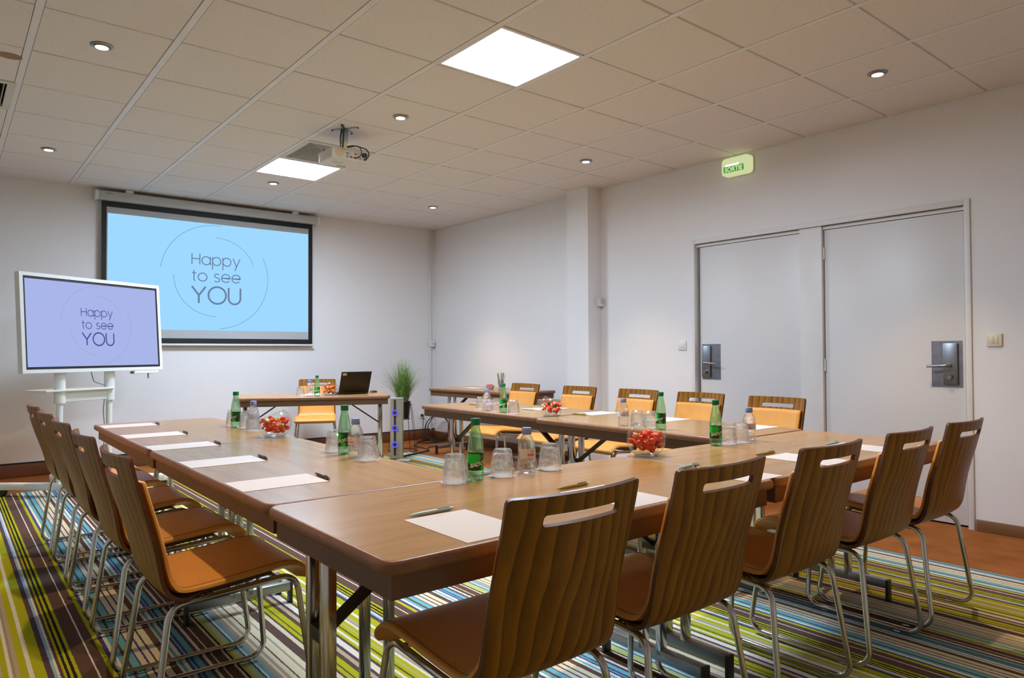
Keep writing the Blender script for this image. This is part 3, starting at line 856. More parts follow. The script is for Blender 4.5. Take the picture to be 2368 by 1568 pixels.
def make_chair():
    t = thing('conference_chair', 'x', 'chair', group='plywood chairs with tan leather pads')
    bm = bmesh.new()
    w0 = half_w(0)
    su, s0, s1, r = .112 / w0, .040, .066, .009
    ru = r / w0
    us = [-1, -1 + .05] + [-.78, -.66] + [-su, -su + ru] + [-.4, -.27, -.13, 0, .13, .27, .4] + [su - ru, su] + [.66, .78] + [1 - .05, 1]
    us = sorted(set(us))
    ss = sorted(set([0, .010, .022, s0, s0 + r, s1 - r, s1, .085, .11, .14, .17, .2, .23, .26, .29, .315, .335, .35, .365, .38, .395, .41, .425, .44, .46, .48, .5, .53, .56, .6, .65, .7, .74, .77, .79]))
    ss = [s for s in ss if s < SLEN - .085]
    vert = {}
    def vv(i, j):
        if (i, j) not in vert: vert[(i, j)] = bm.verts.new(S_(us[i] * (1 - .16 * smooth01(.47, .54, ss[j])), ss[j]))
        return vert[(i, j)]
    iu0, iu1 = us.index(-su), us.index(su); js0, js1 = ss.index(s0), ss.index(s1)
    def fan(pc, corner, arcpts):
        pts = [corner] + arcpts
        for a, b in zip(arcpts, arcpts[1:]):
            bm.faces.new((corner, a, b))
    for j in range(len(ss) - 1):
        for i in range(len(us) - 1):
            hole = iu0 <= i < iu1 and js0 <= j < js1
            if hole:
                ci = i in (iu0, iu1 - 1); cj = j in (js0, js1 - 1)
                if ci and cj:
                    left = i == iu0; top = j == js0
                    cu = us[iu0] if left else us[iu1]; cs = ss[js0] if top else ss[js1]
                    du = ru if left else -ru; dsn = r if top else -r
                    corner = vv(i if left else i + 1, j if top else j + 1)
                    A = vv(i + 1 if left else i, j if top else j + 1); B = vv(i if left else i + 1, j + 1 if top else j)
                    mids = []
                    for k in (1, 2, 3):
                        an = k / 4 * PI / 2
                        mids.append(bm.verts.new(S_(cu + du * (1 - math.sin(an)), cs + dsn * (1 - math.cos(an)))))
                    seq = [A] + mids + [B]
                    for a, b in zip(seq, seq[1:]): bm.faces.new((corner, a, b))
                continue
            if j == 0 and i in (0, len(us) - 2):
                # rounded top corners
                left = i == 0
                q = [vv(i, 1), vv(i + 1, 1), vv(i + 1, 0)] if left else [vv(i, 0), vv(i, 1), vv(i + 1, 1)]
                cm = bm.verts.new(S_((us[0] * .985 if left else us[-1] * .985), ss[1] * .28))
                if left: bm.faces.new((q[0], q[1], q[2], cm))
                else: bm.faces.new((q[0], q[1], q[2], cm))
                continue
            bm.faces.new((vv(i, j), vv(i, j + 1), vv(i + 1, j + 1), vv(i + 1, j)))
    bmesh.ops.remove_doubles(bm, verts=bm.verts, dist=1e-6)
    bmesh.ops.recalc_face_normals(bm, faces=bm.faces)
    # normals should look backwards (-y) on the back
    fb = min(bm.faces, key=lambda f: f.calc_center_median().z * -1)
    if fb.normal.y > 0: bmesh.ops.reverse_faces(bm, faces=bm.faces)
    n0 = len(bm.faces)
    bound = [e for e in bm.edges if e.is_boundary]
    old = list(bm.faces)
    vm = {}
    for v in list(bm.verts): vm[v] = None
    for v in list(vm):
        nv = bm.verts.new(v.co - v.normal * .0115); vm[v] = nv
    for f in old: bm.faces.new([vm[v] for v in reversed(f.verts)])
    for e in bound:
        a, b = e.verts
        f = bm.faces.new((a, b, vm[b], vm[a])); f.material_index = 1
    from_bm('seat_shell', bm, ['chair_ply', 'ply_edge'], t, 42)
    # upholstery: one pad running down the back and over the seat
    V, F = [], []
    sa, sb = .078, SLEN - .002
    st = [(sa, .15), (sa + .002, .6), (sa + .007, .92), (sa + .014, 1)] + [(sa + .03 + (sb - sa - .05) * k / 34, 1) for k in range(35)] + [(sb - .012, 1), (sb - .005, .9), (sb - .001, .55), (sb, .2)]
    TH_ = .027
    ringp = []
    for k in range(5): a = PI - PI / 2 * k / 4; ringp.append((-1, .009 * math.cos(a), .55 + .45 * math.sin(a)))
    for k in range(1, 8): ringp.append((-1 + 2 * k / 8, 0, 1.0))
    for k in range(5): a = PI / 2 - PI / 2 * k / 4; ringp.append((1, .009 * math.cos(a), .55 + .45 * math.sin(a)))
    for k in range(7, 0, -1): ringp.append((-1 + 2 * k / 8, 0, -.0))
    nr = len(ringp)
    for s, hh in st:
        hw = half_w(s); inner = hw - .016 if s < .36 else hw - .016 + .018 * smooth01(.36, .46, s)
        for uu, du, h in ringp:
            uw = (uu * (inner - .009) + du * hh) if abs(uu) == 1 else uu * (inner - .009)
            V.append(S_(uw / hw, s, .0115 + TH_ * h * hh if h > 0 else .0117 - .0107 * smooth01(.50, .56, s)))
    for j in range(len(st) - 1):
        for i in range(nr):
            k = (i + 1) % nr
            F.append((j * nr + i, j * nr + k, (j + 1) * nr + k, (j + 1) * nr + i))
    F.append(tuple(range(nr))); F.append(tuple((len(st) - 1) * nr + i for i in range(nr))[::-1])
    pad = mesh('seat_pad', V, F, 'leather', t, 60)
    bm = bmesh.new(); bm.from_mesh(pad.data); bmesh.ops.recalc_face_normals(bm, faces=bm.faces); bm.to_mesh(pad.data); bm.free()
    for sgn in (-1, 1):
        pts = []
        for k in range(46):
            s = sa + .02 + (sb - sa - .03) * k / 45; hw = half_w(s)
            inner = hw - .016 if s < .36 else hw - .016 + .018 * smooth01(.36, .46, s)
            pts.append(S_(sgn * (inner - .014) / hw, s, .0115 + TH_ + .0002))
        tube('seam', pts, .0011, 'seam_thread', pad, 5)
    # chrome sled frame
    for sgn in (-1, 1):
        x0, x1 = sgn * .228, sgn * .186
        loop = fillet([(x0, .0, .0155), (x0, .478, .0155), (x1, .430, .4235), (x1, .052, .3985)], .052, 7, True)
        tube('side_frame', loop, .0098, 'chrome', t, 10, True)
        for yy in (.10, .40):
            box('glide', (x0 - .012, yy - .014, .004), (x0 + .012, yy + .014, .020), 'clear_glass', t, .002)
    for yy in (.16, .37):
        tube('crossbar', [(-.186, yy, .394 + .066 * yy), (.186, yy, .394 + .066 * yy)], .008, 'chrome', t, 8)
    return t
ch = make_chair()
CH = []
for k, (yc, lb) in enumerate(((-1.515, 'front chair of the left row, with bright tan leather on the seat'), (-.900, 'second chair from the front in the left row'), (-.275, 'middle chair of the left row'), (.32, 'fourth chair from the front in the left row'), (.90, 'farthest chair of the left row, nearest the touch display'))):
    CH.append(((.125, yc), -H2, lb))
for xc, lb in ((.722, 'large foreground plywood chair seen from behind, nearest the viewer'), (1.258, 'second plywood chair seen from behind in the near row'), (1.845, 'middle plywood chair seen from behind in the near row'), (2.437, 'fourth plywood chair seen from behind in the near row'), (2.985, 'rightmost plywood chair of the near row, in front of the door')):
    CH.append(((xc, -2.775), 0, lb))
for (xc, yc), lb in (((3.72, -1.51), 'chair facing left in front of the right door, nearest of the right row'), ((3.77, -.90), 'second chair of the right row, before the left door'), ((3.78, -.32), 'middle chair of the right row, facing left'), ((3.79, .33), 'fourth chair of the right row, before the wall column'), ((3.80, 1.05), 'farthest chair of the right row, beside the side table')):
    CH.append(((xc, yc), H2, lb))
CH.append(((2.865, 3.44), math.radians(154), 'chair behind the speaker table, facing the room'))
for k, ((x, y), a, lb) in enumerate(CH):
    o = ch if k == 0 else copy_tree(ch)
    place(o, (x, y, 0.0055), a, 'plywood chair: ' + lb if 'chair' not in lb else lb)

# ------------------------------------------------------------------ table ware
ZT = TH + .0004
def tumbler_mesh():
    hgt, rb, rtp, n, seg = .086, .0405, .0295, 7, 14
    V, F = [], []
    def rr(j, z):
        return rb + (rtp - rb) * (z / hgt) ** 1.25
    rings = []
    zs = [0, .004, .016, .028, .040, .052, .064, .074, .082, hgt]
    for j, z in enumerate(zs):
        row = []
        for i in range(seg):
            off = (j % 2) * .5 if 1 < j < 8 else 0
            a = 2 * PI * (i + off) / seg; r_ = rr(j, z)
            if 1 < j < 8: r_ += (.0012 if (i % 2) else -.0006)
            if j == 9: r_ -= .003
            row.append((r_ * math.cos(a), r_ * math.sin(a), z))
        rings.append(row)
    inner = [(rb - .003, .0), (rb - .0035, .02), (rtp + .0005, .066), (rtp - .006, .071)]
    allr = rings
    for row in allr: V += row
    base = len(V)
    for r_, z in inner:
        for i in range(seg): a = 2 * PI * i / seg; V.append((r_ * math.cos(a), r_ * math.sin(a), z))
    def q(b0, b1, flip=False):
        for i in range(seg):
            k = (i + 1) % seg
            f = (b0 + i, b0 + k, b1 + k, b1 + i); F.append(f[::-1] if flip else f)
    for j in range(len(zs) - 1): q(j * seg, (j + 1) * seg)
    for j in range(len(inner) - 1): q(base + j * seg, base + (j + 1) * seg, True)
    q(0, base, True)
    F.append(tuple((len(zs) - 1) * seg + i for i in range(seg))); F.append(tuple(base + 3 * seg + i for i in range(seg))[::-1])
    return V, F
TV, TF = tumbler_mesh()
tum = mesh('tumbler', TV, TF, 'clear_glass'); tum_me = tum.data; bpy.data.objects.remove(tum)
dpoly = []
for k in range(48):
    a = 2 * PI * k / 48; dpoly.append(((.043 + .0022 * math.cos(12 * a)) * math.cos(a), (.043 + .0022 * math.cos(12 * a)) * math.sin(a)))
dl = prism('paper_doily', dpoly, 0, .0012, 'doily'); dl_me = dl.data; bpy.data.objects.remove(dl)
def tumbler(x, y, label, rot=0):
    d = bpy.data.objects.new('paper_doily', dl_me); COL.objects.link(d); d.location = (x, y, ZT); d.rotation_euler = (0, 0, rot)
    tag(d, 'white paper doily under the ' + label.replace('upturned faceted ', ''), 'doily', 'paper doilies under the glasses')
    o = bpy.data.objects.new('tumbler', tum_me); COL.objects.link(o); o.location = (x, y, ZT + .0014); o.rotation_euler = (0, 0, rot)
    tag(o, label, 'glass', 'upturned drinking glasses')
def bend(V, r, z0, ang0):
    return [(r * math.cos(ang0 + v.x / r), r * math.sin(ang0 + v.x / r), z0 + v.y) for v in V]
def make_badoit():
    t = thing('green_bottle', 'x', 'bottle', group='green sparkling water bottles')
    prof = [(.010, .006), (.021, .0), (.0245, .004), (.0258, .012), (.0258, .030), (.0252, .032), (.0252, .083), (.0258, .086), (.0255, .096), (.0235, .115), (.0195, .138), (.0155, .156), (.0135, .164), (.0130, .176)]
    def rf(r, z, i, j): return r * (1 + (.05 if j in (0, 1, 2) and i % 4 == 0 else 0))
    lathe('bottle_body', prof, 'pet_green', t, 28, 40, rfun=rf)
    lathe('cap', [(.0148, .172), (.0152, .174), (.0152, .190), (.0140, .1925)], 'cap_green', t, 24, 30)
    V, F = [], []
    n = 40
    for j, z in enumerate((.0325, .0835)):
        for i in range(n): a = 2 * PI * i / n; V.append((.0256 * math.cos(a), .0256 * math.sin(a), z))
    lab = mesh('label_band', V, [(i, (i + 1) % n, n + (i + 1) % n, n + i) for i in range(n)], 'label_green', t, 60)
    v, f = font_vf('BADOIT', .0165, 'CENTER', .0006, .12)
    v = [Vector((p.x, p.y + p.x * .22, 0)) for p in v]
    mesh('lettering', bend(v, .0259, .0475, -PI / 2), f, 'letter_white', lab)
    V, F = [], []
    for i in range(9):
        a = -PI / 2 + 2.0 + i * .06
        for z in (.04, .078):
            V += [(.0259 * math.cos(a), .0259 * math.sin(a), z), (.0259 * math.cos(a + .03), .0259 * math.sin(a + .03), z)]
        b_ = i * 4; F.append((b_, b_ + 1, b_ + 3, b_ + 2))
    mesh('barcode', V, F, 'letter_white', lab)
    return t
def make_evian():
    t = thing('clear_bottle', 'x', 'bottle', group='clear still water bottles')
    prof = [(.012, .005), (.023, .0), (.0275, .004), (.0290, .012), (.0275, .024), (.0262, .032), (.0280, .040), (.0292, .044), (.0285, .047), (.0292, .050), (.0292, .080), (.0282, .092), (.0245, .106), (.0185, .118), (.0140, .124), (.0130, .134)]
    def rf(r, z, i, j): return r * (1 + (.05 if j in (0, 1, 2) and i % 4 == 0 else 0))
    lathe('bottle_body', prof, 'pet_clear', t, 28, 40, rfun=rf)
    lathe('cap', [(.0160, .126), (.0165, .128), (.0165, .145), (.0150, .148)], 'cap_blue', t, 24, 30)
    V = []
    n = 26
    for z in (.052, .079):
        for i in range(n): a = -PI / 2 - 1.5 + 3.0 * i / (n - 1); V.append((.0296 * math.cos(a), .0296 * math.sin(a), z))
    lab = mesh('label_band', V, [(i, i + 1, n + i + 1, n + i) for i in range(n - 1)], 'label_white', t, 60)
    v, f = font_vf('evian', .0135, 'CENTER', .0003)
    mesh('lettering', bend(v, .0299, .0575, -PI / 2), f, 'label_red', lab)
    V, F = [], []
    for k, (a, h) in enumerate(((-.09, .003), (0, .0045), (.09, .003))):
        b_ = len(V)
        for da, z in ((-.07, .070), (.07, .070), (0, .070 + h)):
            an = -PI / 2 + a + .1 + da; V.append((.0299 * math.cos(an), .0299 * math.sin(an), z))
        F.append((b_, b_ + 1, b_ + 2))
    mesh('mountain_mark', V, F, 'label_grey', lab)
    return t
BAD, EVI = make_badoit(), make_evian()
first = {'b': True, 'e': True}
def bottle(kind, x, y, label, rz):
    src = BAD if kind == 'b' else EVI
    o = src if first[kind] else copy_tree(src); first[kind] = False
    place(o, (x, y, ZT), rz, label)
def face(x, y, off=0.0):
    """rotation that turns a label's front (-y) towards the room's camera side plus an offset"""
    return math.atan2(CAM[1] - y, CAM[0] - x) + PI / 2 + off
# group at the near table
for x, y, lb in ((.888, -2.123, 'upturned faceted glass left of the green bottle on the near table'), (1.070, -2.129, 'upturned faceted glass between the green and clear bottles on the near table'), (1.275, -2.128, 'upturned faceted glass right of the clear bottle on the near table')):
    tumbler(x, y, lb, random.random())
bottle('b', .963, -2.128, 'green sparkling water bottle between two glasses on the near table', face(.963, -2.128, .45))
bottle('e', 1.177, -2.123, 'clear water bottle with blue cap standing between two glasses on the near table', face(1.177, -2.123, .55))
for x, y, lb in ((.902, -1.244, 'upturned faceted glass behind the green bottle on the left table'), (.896, -1.539, 'upturned faceted glass in front of the clear bottle on the left table')):
    tumbler(x, y, lb, random.random())
bottle('b', .899, -1.337, 'green sparkling water bottle on the left table, nearer of two', face(.899, -1.337, -.75))
bottle('e', .893, -1.445, 'clear water bottle with blue cap on the left table, nearer of two', face(.893, -1.445, -.7))
for x, y, lb in ((.911, .070, 'upturned faceted glass leftmost at the far left cluster'), (.930, -.095, 'upturned faceted glass before the green bottle at the far left cluster'), (.908, -.262, 'upturned faceted glass beside the candy bowl at the far left cluster')):
    tumbler(x, y, lb, random.random())
bottle('b', .893, -.030, 'green sparkling water bottle at the far end of the left table', face(.9, 0, -1.0))
bottle('e', .935, -.180, 'clear water bottle at the far end of the left table behind two glasses', face(.9, 0, -1.0))
for x, y, lb in ((2.600, .050, 'upturned faceted glass left of the clear bottle on the far right table'), (2.575, -.155, 'upturned faceted glass left of the green bottle on the far right table'), (2.560, -.360, 'upturned faceted glass right of the green bottle on the far right table')):
    tumbler(x, y, lb, random.random())
bottle('e', 2.565, -.060, 'clear water bottle with blue cap on the far right table', face(2.56, -.06))
bottle('b', 2.550, -.262, 'green sparkling water bottle on the far right table', face(2.55, -.26, -.5))
for x, y, lb in ((2.543, -1.425, 'upturned faceted glass beside the clear bottle behind the large bowl'), (2.545, -1.512, 'upturned faceted glass beside the green bottle behind the large bowl')):
    tumbler(x, y, lb, random.random())
bottle('e', 2.520, -1.345, 'clear water bottle behind the large candy bowl', face(2.52, -1.34))
bottle('b', 2.520, -1.600, 'green sparkling water bottle behind the large candy bowl', face(2.5, -1.6, -.7))
for x, y, lb in ((2.296, -2.144, 'upturned faceted glass beside the green bottle on the near right table'), (2.385, -2.150, 'upturned faceted glass beside the clear bottle on the near right table')):
    tumbler(x, y, lb, random.random())
bottle('b', 2.215, -2.140, 'green sparkling water bottle on the near right table before the doors', face(2.2, -2.14, .35))
bottle('e', 2.465, -2.140, 'clear water bottle with blue cap on the near right table', face(2.46, -2.14))
tumbler(2.223, 2.335, 'upturned faceted glass on the speaker table', .3)
bottle('e', 2.290, 2.285, 'clear water bottle on the speaker table', face(2.29, 2.28, .2))
bottle('b', 2.335, 2.225, 'green sparkling water bottle on the speaker table', face(2.3, 2.2, .1))

# candy bowls
def bowl(x, y, R, tiltdir, label, seed, where, ncand, lift=.0):
    t = thing('candy_bowl', label, 'bowl', (x, y, ZT), 0, 'slanted round glass candy bowls')
    bm = bmesh.new(); bmesh.ops.create_uvsphere(bm, u_segments=40, v_segments=28, radius=R)
    zc = math.sqrt(R * R - (R * .56) ** 2)
    bmesh.ops.translate(bm, verts=bm.verts, vec=(0, 0, zc))
    g = lambda: list(bm.verts) + list(bm.edges) + list(bm.faces)
    bmesh.ops.bisect_plane(bm, geom=g(), plane_co=(0, 0, .0), plane_no=(0, 0, -1), clear_outer=True)
    sl = math.radians(24); nrm = Vector((math.cos(tiltdir) * math.sin(sl), math.sin(tiltdir) * math.sin(sl), math.cos(sl)))
    pc_ = Vector((0, 0, zc + R * .62))
    bmesh.ops.bisect_plane(bm, geom=g(), plane_co=pc_, plane_no=nrm, clear_outer=True)
    low = [e for e in bm.edges if e.is_boundary and all(abs(v.co.z) < 1e-4 for v in e.verts)]
    if low: bmesh.ops.holes_fill(bm, edges=low)
    bmesh.ops.recalc_face_normals(bm, faces=bm.faces)
    rim = [e for e in bm.edges if e.is_boundary]
    from_bm('glass_wall', bm, 'bowl_glass', t, 60)
    # rim
    d = (pc_ - Vector((0, 0, zc))).dot(nrm); rr_ = math.sqrt(max(1e-6, R * R - d * d)); cen = Vector((0, 0, zc)) + nrm * d
    a_ = nrm.orthogonal().normalized(); b_ = nrm.cross(a_)
    tube('rim', [cen + (a_ * math.cos(2 * PI * k / 48) + b_ * math.sin(2 * PI * k / 48)) * rr_ for k in range(48)], .0016, 'bowl_glass', t, 8, True)
    rb = R * .56
    lathe('foot_glass', [(rb * .9, .0002), (rb, .002), (rb + .008, .012), (rb * .8, .014)], 'bowl_glass', t, 36)
    # candies
    rnd = random.Random(seed); pts = []
    ri = R - .016
    for _ in range(4000):
        if len(pts) >= ncand: break
        p = Vector((rnd.uniform(-ri, ri), rnd.uniform(-ri, ri), rnd.uniform(.024, zc + .022)))
        if (p - Vector((0, 0, zc))).length > ri: continue
        if all((p - q).length > .0195 for q in pts): pts.append(p)
    pts.sort(key=lambda p: p.z)
    for k, p in enumerate(pts):
        kind = rnd.random()
        if kind < .66: key, lb, nm = 'o', 'round orange gummy candy', 'orange_candy'
        elif kind < .82: key, lb, nm = 'b', 'dark blue candy', 'blue_candy'
        elif kind < .90: key, lb, nm = 'y', 'yellow candy', 'yellow_candy'
        elif kind < .95: key, lb, nm = 'p', 'pink sugary candy stick', 'pink_candy'
        else: key, lb, nm = 'w', 'cream coloured candy', 'cream_candy'
        o = bpy.data.objects.new(nm, CANDY[key]); COL.objects.link(o)
        o.location = (x + p.x, y + p.y, ZT + p.z)
        o.rotation_euler = (rnd.uniform(-1.2, 1.2), rnd.uniform(-1.2, 1.2), rnd.uniform(0, 6))
        s_ = rnd.uniform(.9, 1.08); o.scale = (s_, s_, s_)
        tag(o, lb + ' in the ' + where, 'candy', nm.replace('_', ' ') + ' in the ' + where)
    return t
def candy_mesh(kind):
    if kind in 'oyw':
        V, F = lathe_vf([(.002, .0045), (.006, .0042), (.0105, .0062), (.0125, .003), (.0125, -.002), (.010, -.0062), (.004, -.0072)], 16)
    elif kind == 'b':
        V, F = lathe_vf([(.003, .009), (.008, .006), (.0098, 0), (.008, -.006), (.003, -.009)], 12)
    else:
        V, F = tube_vf([(-.017, 0, 0), (-.014, 0, 0), (.014, 0, 0), (.017, 0, 0)], [.003, .005, .005, .003], 10)
    m_ = {'o': 'candy_orange', 'b': 'candy_blue', 'y': 'candy_yellow', 'p': 'candy_pink', 'w': 'candy_white'}[kind]
    o = mesh('candy', V, F, m_, None, 60); me = o.data; bpy.data.objects.remove(o); return me
CANDY = {k: candy_mesh(k) for k in 'obypw'}
bowl(1.774, -2.131, .0745, math.radians(-35), 'large slanted glass bowl of orange candies on the near tables', 3, 'large glass bowl on the near tables', 48)
bowl(.900, -.587, .0765, math.radians(150), 'slanted glass bowl of orange candies on the left table', 5, 'glass bowl on the left table', 44)
bowl(2.613, -.665, .0735, math.radians(-40), 'slanted glass bowl of candies on the seam of the right tables', 8, 'glass bowl on the right tables', 34)
bowl(2.500, 2.310, .078, math.radians(60), 'slanted glass bowl of candies beside the laptop', 11, 'glass bowl beside the laptop', 30)

# papers and pens
pme = box('paper_sheet', (-.0895, -.1315, 0), (.0895, .1315, .0008), 'paper')
pme_d = pme.data; bpy.data.objects.remove(pme)
v1, f1 = font_vf('businessspace', .0072, 'CENTER')
ink_me = {}
V = [(v.x * .72 + .0, v.y + .112, .0011) for v in v1]
V2, F2 = list(V), list(f1)
o = mesh('heading', V2, F2, 'paper_ink'); ink_a = o.data; bpy.data.objects.remove(o)
v1, f1 = font_vf('novotel', .0058, 'CENTER')
def paper(x, y, rz, label):
    t = bpy.data.objects.new('paper_sheet', pme_d); COL.objects.link(t)
    t.location = (x, y, ZT); t.rotation_euler = (0, 0, rz)
    tag(t, label, 'paper', 'white note sheets at the seats')
    a = bpy.data.objects.new('heading', ink_a); COL.objects.link(a); a.parent = t
    return t
def make_pen(mat):
    """lies along +x, tip at -x"""
    t = thing('pen', 'x', 'pen')
    tube('barrel', [(-.070, 0, .0048), (-.066, 0, .0048), (-.050, 0, .0048), (-.03, 0, .0048), (.055, 0, .0048), (.058, 0, .0048)], [.0008, .0016, .0040, .0047, .0047, .0042], mat, t, 10)
    tube('clip', fillet([(.054, 0, .0090), (.052, 0, .0112), (.018, 0, .0106)], .002), .0013, 'steel_grey' if mat == 'pen_dark' else mat, t, 6)
    tube('push_button', [(.058, 0, .0048), (.068, 0, .0048)], .0028, 'white_plastic' if mat != 'pen_dark' else 'steel_grey', t, 8)
    return t
PEN = {}
def pen(kind, tip, end, label):
    if kind not in PEN: PEN[kind] = make_pen('pen_' + kind); o = PEN[kind]
    else: o = copy_tree(PEN[kind])
    a = math.atan2(end[1] - tip[1], end[0] - tip[0])
    place(o, ((tip[0] + end[0]) / 2, (tip[1] + end[1]) / 2, ZT + .0001), a, label, 'ballpoint pens beside the note sheets')
seats_n = ['near table at the left', 'near table behind the front chair', 'near table seam, third from the left', 'near table, fourth from the left', 'near table by the right end']
for k, (xc, lb) in enumerate(zip((.608, 1.115, 1.668, 2.147, 2.622), seats_n)):
    paper(xc, -2.578, .0, 'white note sheet on the ' + lb)
for k, (a, b, kd, lb) in enumerate((((.543, -2.434), (.671, -2.428), 'teal', 'pale teal pen lying above the leftmost near sheet'), ((1.042, -2.420), (1.173, -2.415), 'olive', 'olive pen lying above the second near sheet'), ((1.600, -2.418), (1.738, -2.404), 'teal', 'pale teal pen lying above the third near sheet'), ((2.071, -2.419), (2.200, -2.421), 'olive', 'olive pen lying above the fourth near sheet'), ((2.562, -2.440), (2.695, -2.432), 'teal', 'pale teal pen lying above the fifth near sheet'))):
    pen(kd, a, b, lb)
for k, (yc, lb) in enumerate(((-1.765, 'left table in front of the first left chair'), (-1.222, 'left table in front of the second left chair'), (-.655, 'left table across the seam'), (-.125, 'far left table in the middle'), (.465, 'far left table at the far end'))):
    paper(.468, yc, -H2, 'white note sheet on the ' + lb)
    pen('dark', (.618, yc + .062), (.606, yc - .080), 'dark pen beside the sheet on the ' + lb)
for k, ((xc, yc), lb) in enumerate((((2.965, -1.83), 'right table, nearest of that row'), ((2.965, -1.27), 'right table, second of that row'), ((2.975, -.71), 'right table, third of that row'), ((2.985, -.21), 'far right table behind the candy bowl'), ((2.99, .42), 'far right table near its free end'))):
    paper(xc, yc, H2, 'white note sheet on the ' + lb)
    pen('olive' if k in (2, 4) else 'teal', (2.800, yc + .07), (2.815, yc - .07), ('olive' if k in (2, 4) else 'teal') + ' pen beside the sheet on the ' + lb)
paper(2.40, 2.52, math.radians(150), 'white note sheet on the speaker table behind the bottles')
paper(4.30, 2.50, .1, 'stack of white paper on the side table')

# laptop and mouse
lp = thing('laptop', 'open black laptop seen from behind on the speaker table', 'laptop', (2.757, 2.335, ZT), 0)
box('base', (-.158, 0, .002), (.158, .22, .018), 'laptop_shell', lp, .004)
lid = box('lid', (-.158, -.004, 0), (.158, .004, .215), 'laptop_shell', lp, .003)
lid.location = (0, .004, .016); lid.rotation_euler = (math.radians(20), 0, 0)
st = box('sticker', (-.145, -.0052, .180), (-.105, -.0042, .203), 'sticker', lid)
lathe('emblem', [(.014, 0), (.014, .0006)], 'screen_black', lid, 24).matrix_local = Matrix.Translation((0, -.0042, .11)) @ Matrix.Rotation(PI / 2, 4, 'X')
box('screen_panel', (-.15, .0041, .012), (.15, .005, .205), 'screen_black', lid)
box('keyboard', (-.14, .03, .0182), (.14, .12, .0190), 'black_plastic', lp)
ms = lathe('computer_mouse', [(.03, 0), (.034, .008), (.03, .018), (.018, .026), (.004, .028)], 'laptop_shell', None, 24)
ms.location = (3.04, 2.47, ZT); ms.scale = (1.25, .8, .7)
tag(ms, 'dark computer mouse lying right of the laptop', 'mouse')

# side table things
bw = lathe('snack_bowl', [(.028, 0), (.034, .004), (.052, .04), (.054, .042), (.050, .042), (.034, .008), (.004, .006)], 'label_white', None, 24)
bw.location = (4.27, 2.14, ZT); tag(bw, 'small cream snack bowl on the side table', 'bowl')
for k in range(7):
    a = k * .9; o = bpy.data.objects.new('pink_candy', CANDY['p']); COL.objects.link(o)
    o.location = (4.27 + .022 * math.cos(a), 2.14 + .022 * math.sin(a), ZT + .043 + .004 * (k % 2)); o.rotation_euler = (.2 * k, .3, a * 2)
    tag(o, 'wrapped sweet in the cream bowl on the side table', 'candy', 'wrapped sweets in the cream bowl')
pg = thing('pencil_glass', 'clear glass holder for pencils on the side table', 'glass', (4.44, 2.17, ZT))
lathe('glass_wall', [(.028, 0), (.030, .004), (.036, .095), (.0345, .095), (.0285, .008), (.003, .006)], 'clear_glass', pg, 24)
box('inner_card', (-.012, -.002, .007), (.012, .002, .03), 'paper', pg)
for k in range(9):
    a = 2 * PI * k / 9; m_ = ('pen_olive', 'straw_brown', 'pen_teal')[k % 3]
    o = tube('pencil', [(4.44 + .012 * math.cos(a), 2.17 + .012 * math.sin(a), ZT + .012), (4.44 + (.03 + .010 * (k % 3)) * math.cos(a), 2.17 + (.03 + .010 * (k % 3)) * math.sin(a), ZT + .165 + .01 * (k % 2))], .0042, m_)
    tag(o, ('olive', 'brown', 'teal')[k % 3] + ' pencil standing in the glass holder on the side table', 'pencil', ('olive', 'brown', 'teal')[k % 3] + ' pencils in the glass holder')

# ------------------------------------------------------------------ plant, power tower, cables
px_, py_ = 3.815, 3.215
ps = thing('plant_stand', 'black wire plant stand near the back corner', 'plant stand', (px_, py_, 0))
def circ(r, z, n=28): return [(r * math.cos(2 * PI * k / n), r * math.sin(2 * PI * k / n), z) for k in range(n)]
tube('top_ring', circ(.098, .54), .004, 'black_wire', ps, 6, True)
tube('pot_ring', circ(.078, .372), .004, 'black_wire', ps, 6, True)
tube('foot_ring', circ(.165, .006), .004, 'black_wire', ps, 6, True)
for k in range(12):
    a = 2 * PI * k / 12
    tube('wire', [(.098 * math.cos(a), .098 * math.sin(a), .54), (.165 * math.cos(a), .165 * math.sin(a), .006)], .0028, 'black_wire', ps, 5)
for k in range(2):
    a = PI / 2 * k
    tube('cross_wire', [(-.078 * math.cos(a), -.078 * math.sin(a), .372 - .004 * k), (.078 * math.cos(a), .078 * math.sin(a), .372 - .004 * k)], .003, 'black_wire', ps, 5)
pl = thing('grass_plant', 'bushy green grass plant in a black pot', 'plant', (px_, py_, .379))
lathe('pot', [(.066, 0), (.070, .004), (.088, .185), (.092, .187), (.092, .195), (.084, .195), (.080, .17), (.005, .168)], 'soil_pot', pl, 28)
rnd = random.Random(21); V, F = [], []
for k in range(900):
    a = rnd.uniform(0, 2 * PI); r0 = .055 * math.sqrt(rnd.random())
    lean = (rnd.random() ** 1.6) * .9 + .04; Lb = rnd.uniform(.34, .56) * (1 - .12 * lean)
    d = Vector((math.cos(a), math.sin(a), 0)); side = Vector((-d.y, d.x, 0)); b0 = len(V)
    wd = rnd.uniform(.0014, .0026)
    nseg = 5
    for j in range(nseg + 1):
        f = j / nseg
        p = d * (r0 + lean * Lb * (.35 * f + .45 * f * f)) + Vector((0, 0, .17 + Lb * (f - .34 * lean * f * f)))
        ww = wd * (1 - f * .85)
        V += [p + side * ww, p - side * ww + d * .0004]
    for j in range(nseg): F.append((b0 + 2 * j, b0 + 2 * j + 1, b0 + 2 * j + 3, b0 + 2 * j + 2))
gr = mesh('foliage', V, F, 'grass_blade', pl); gr['kind'] = 'stuff'

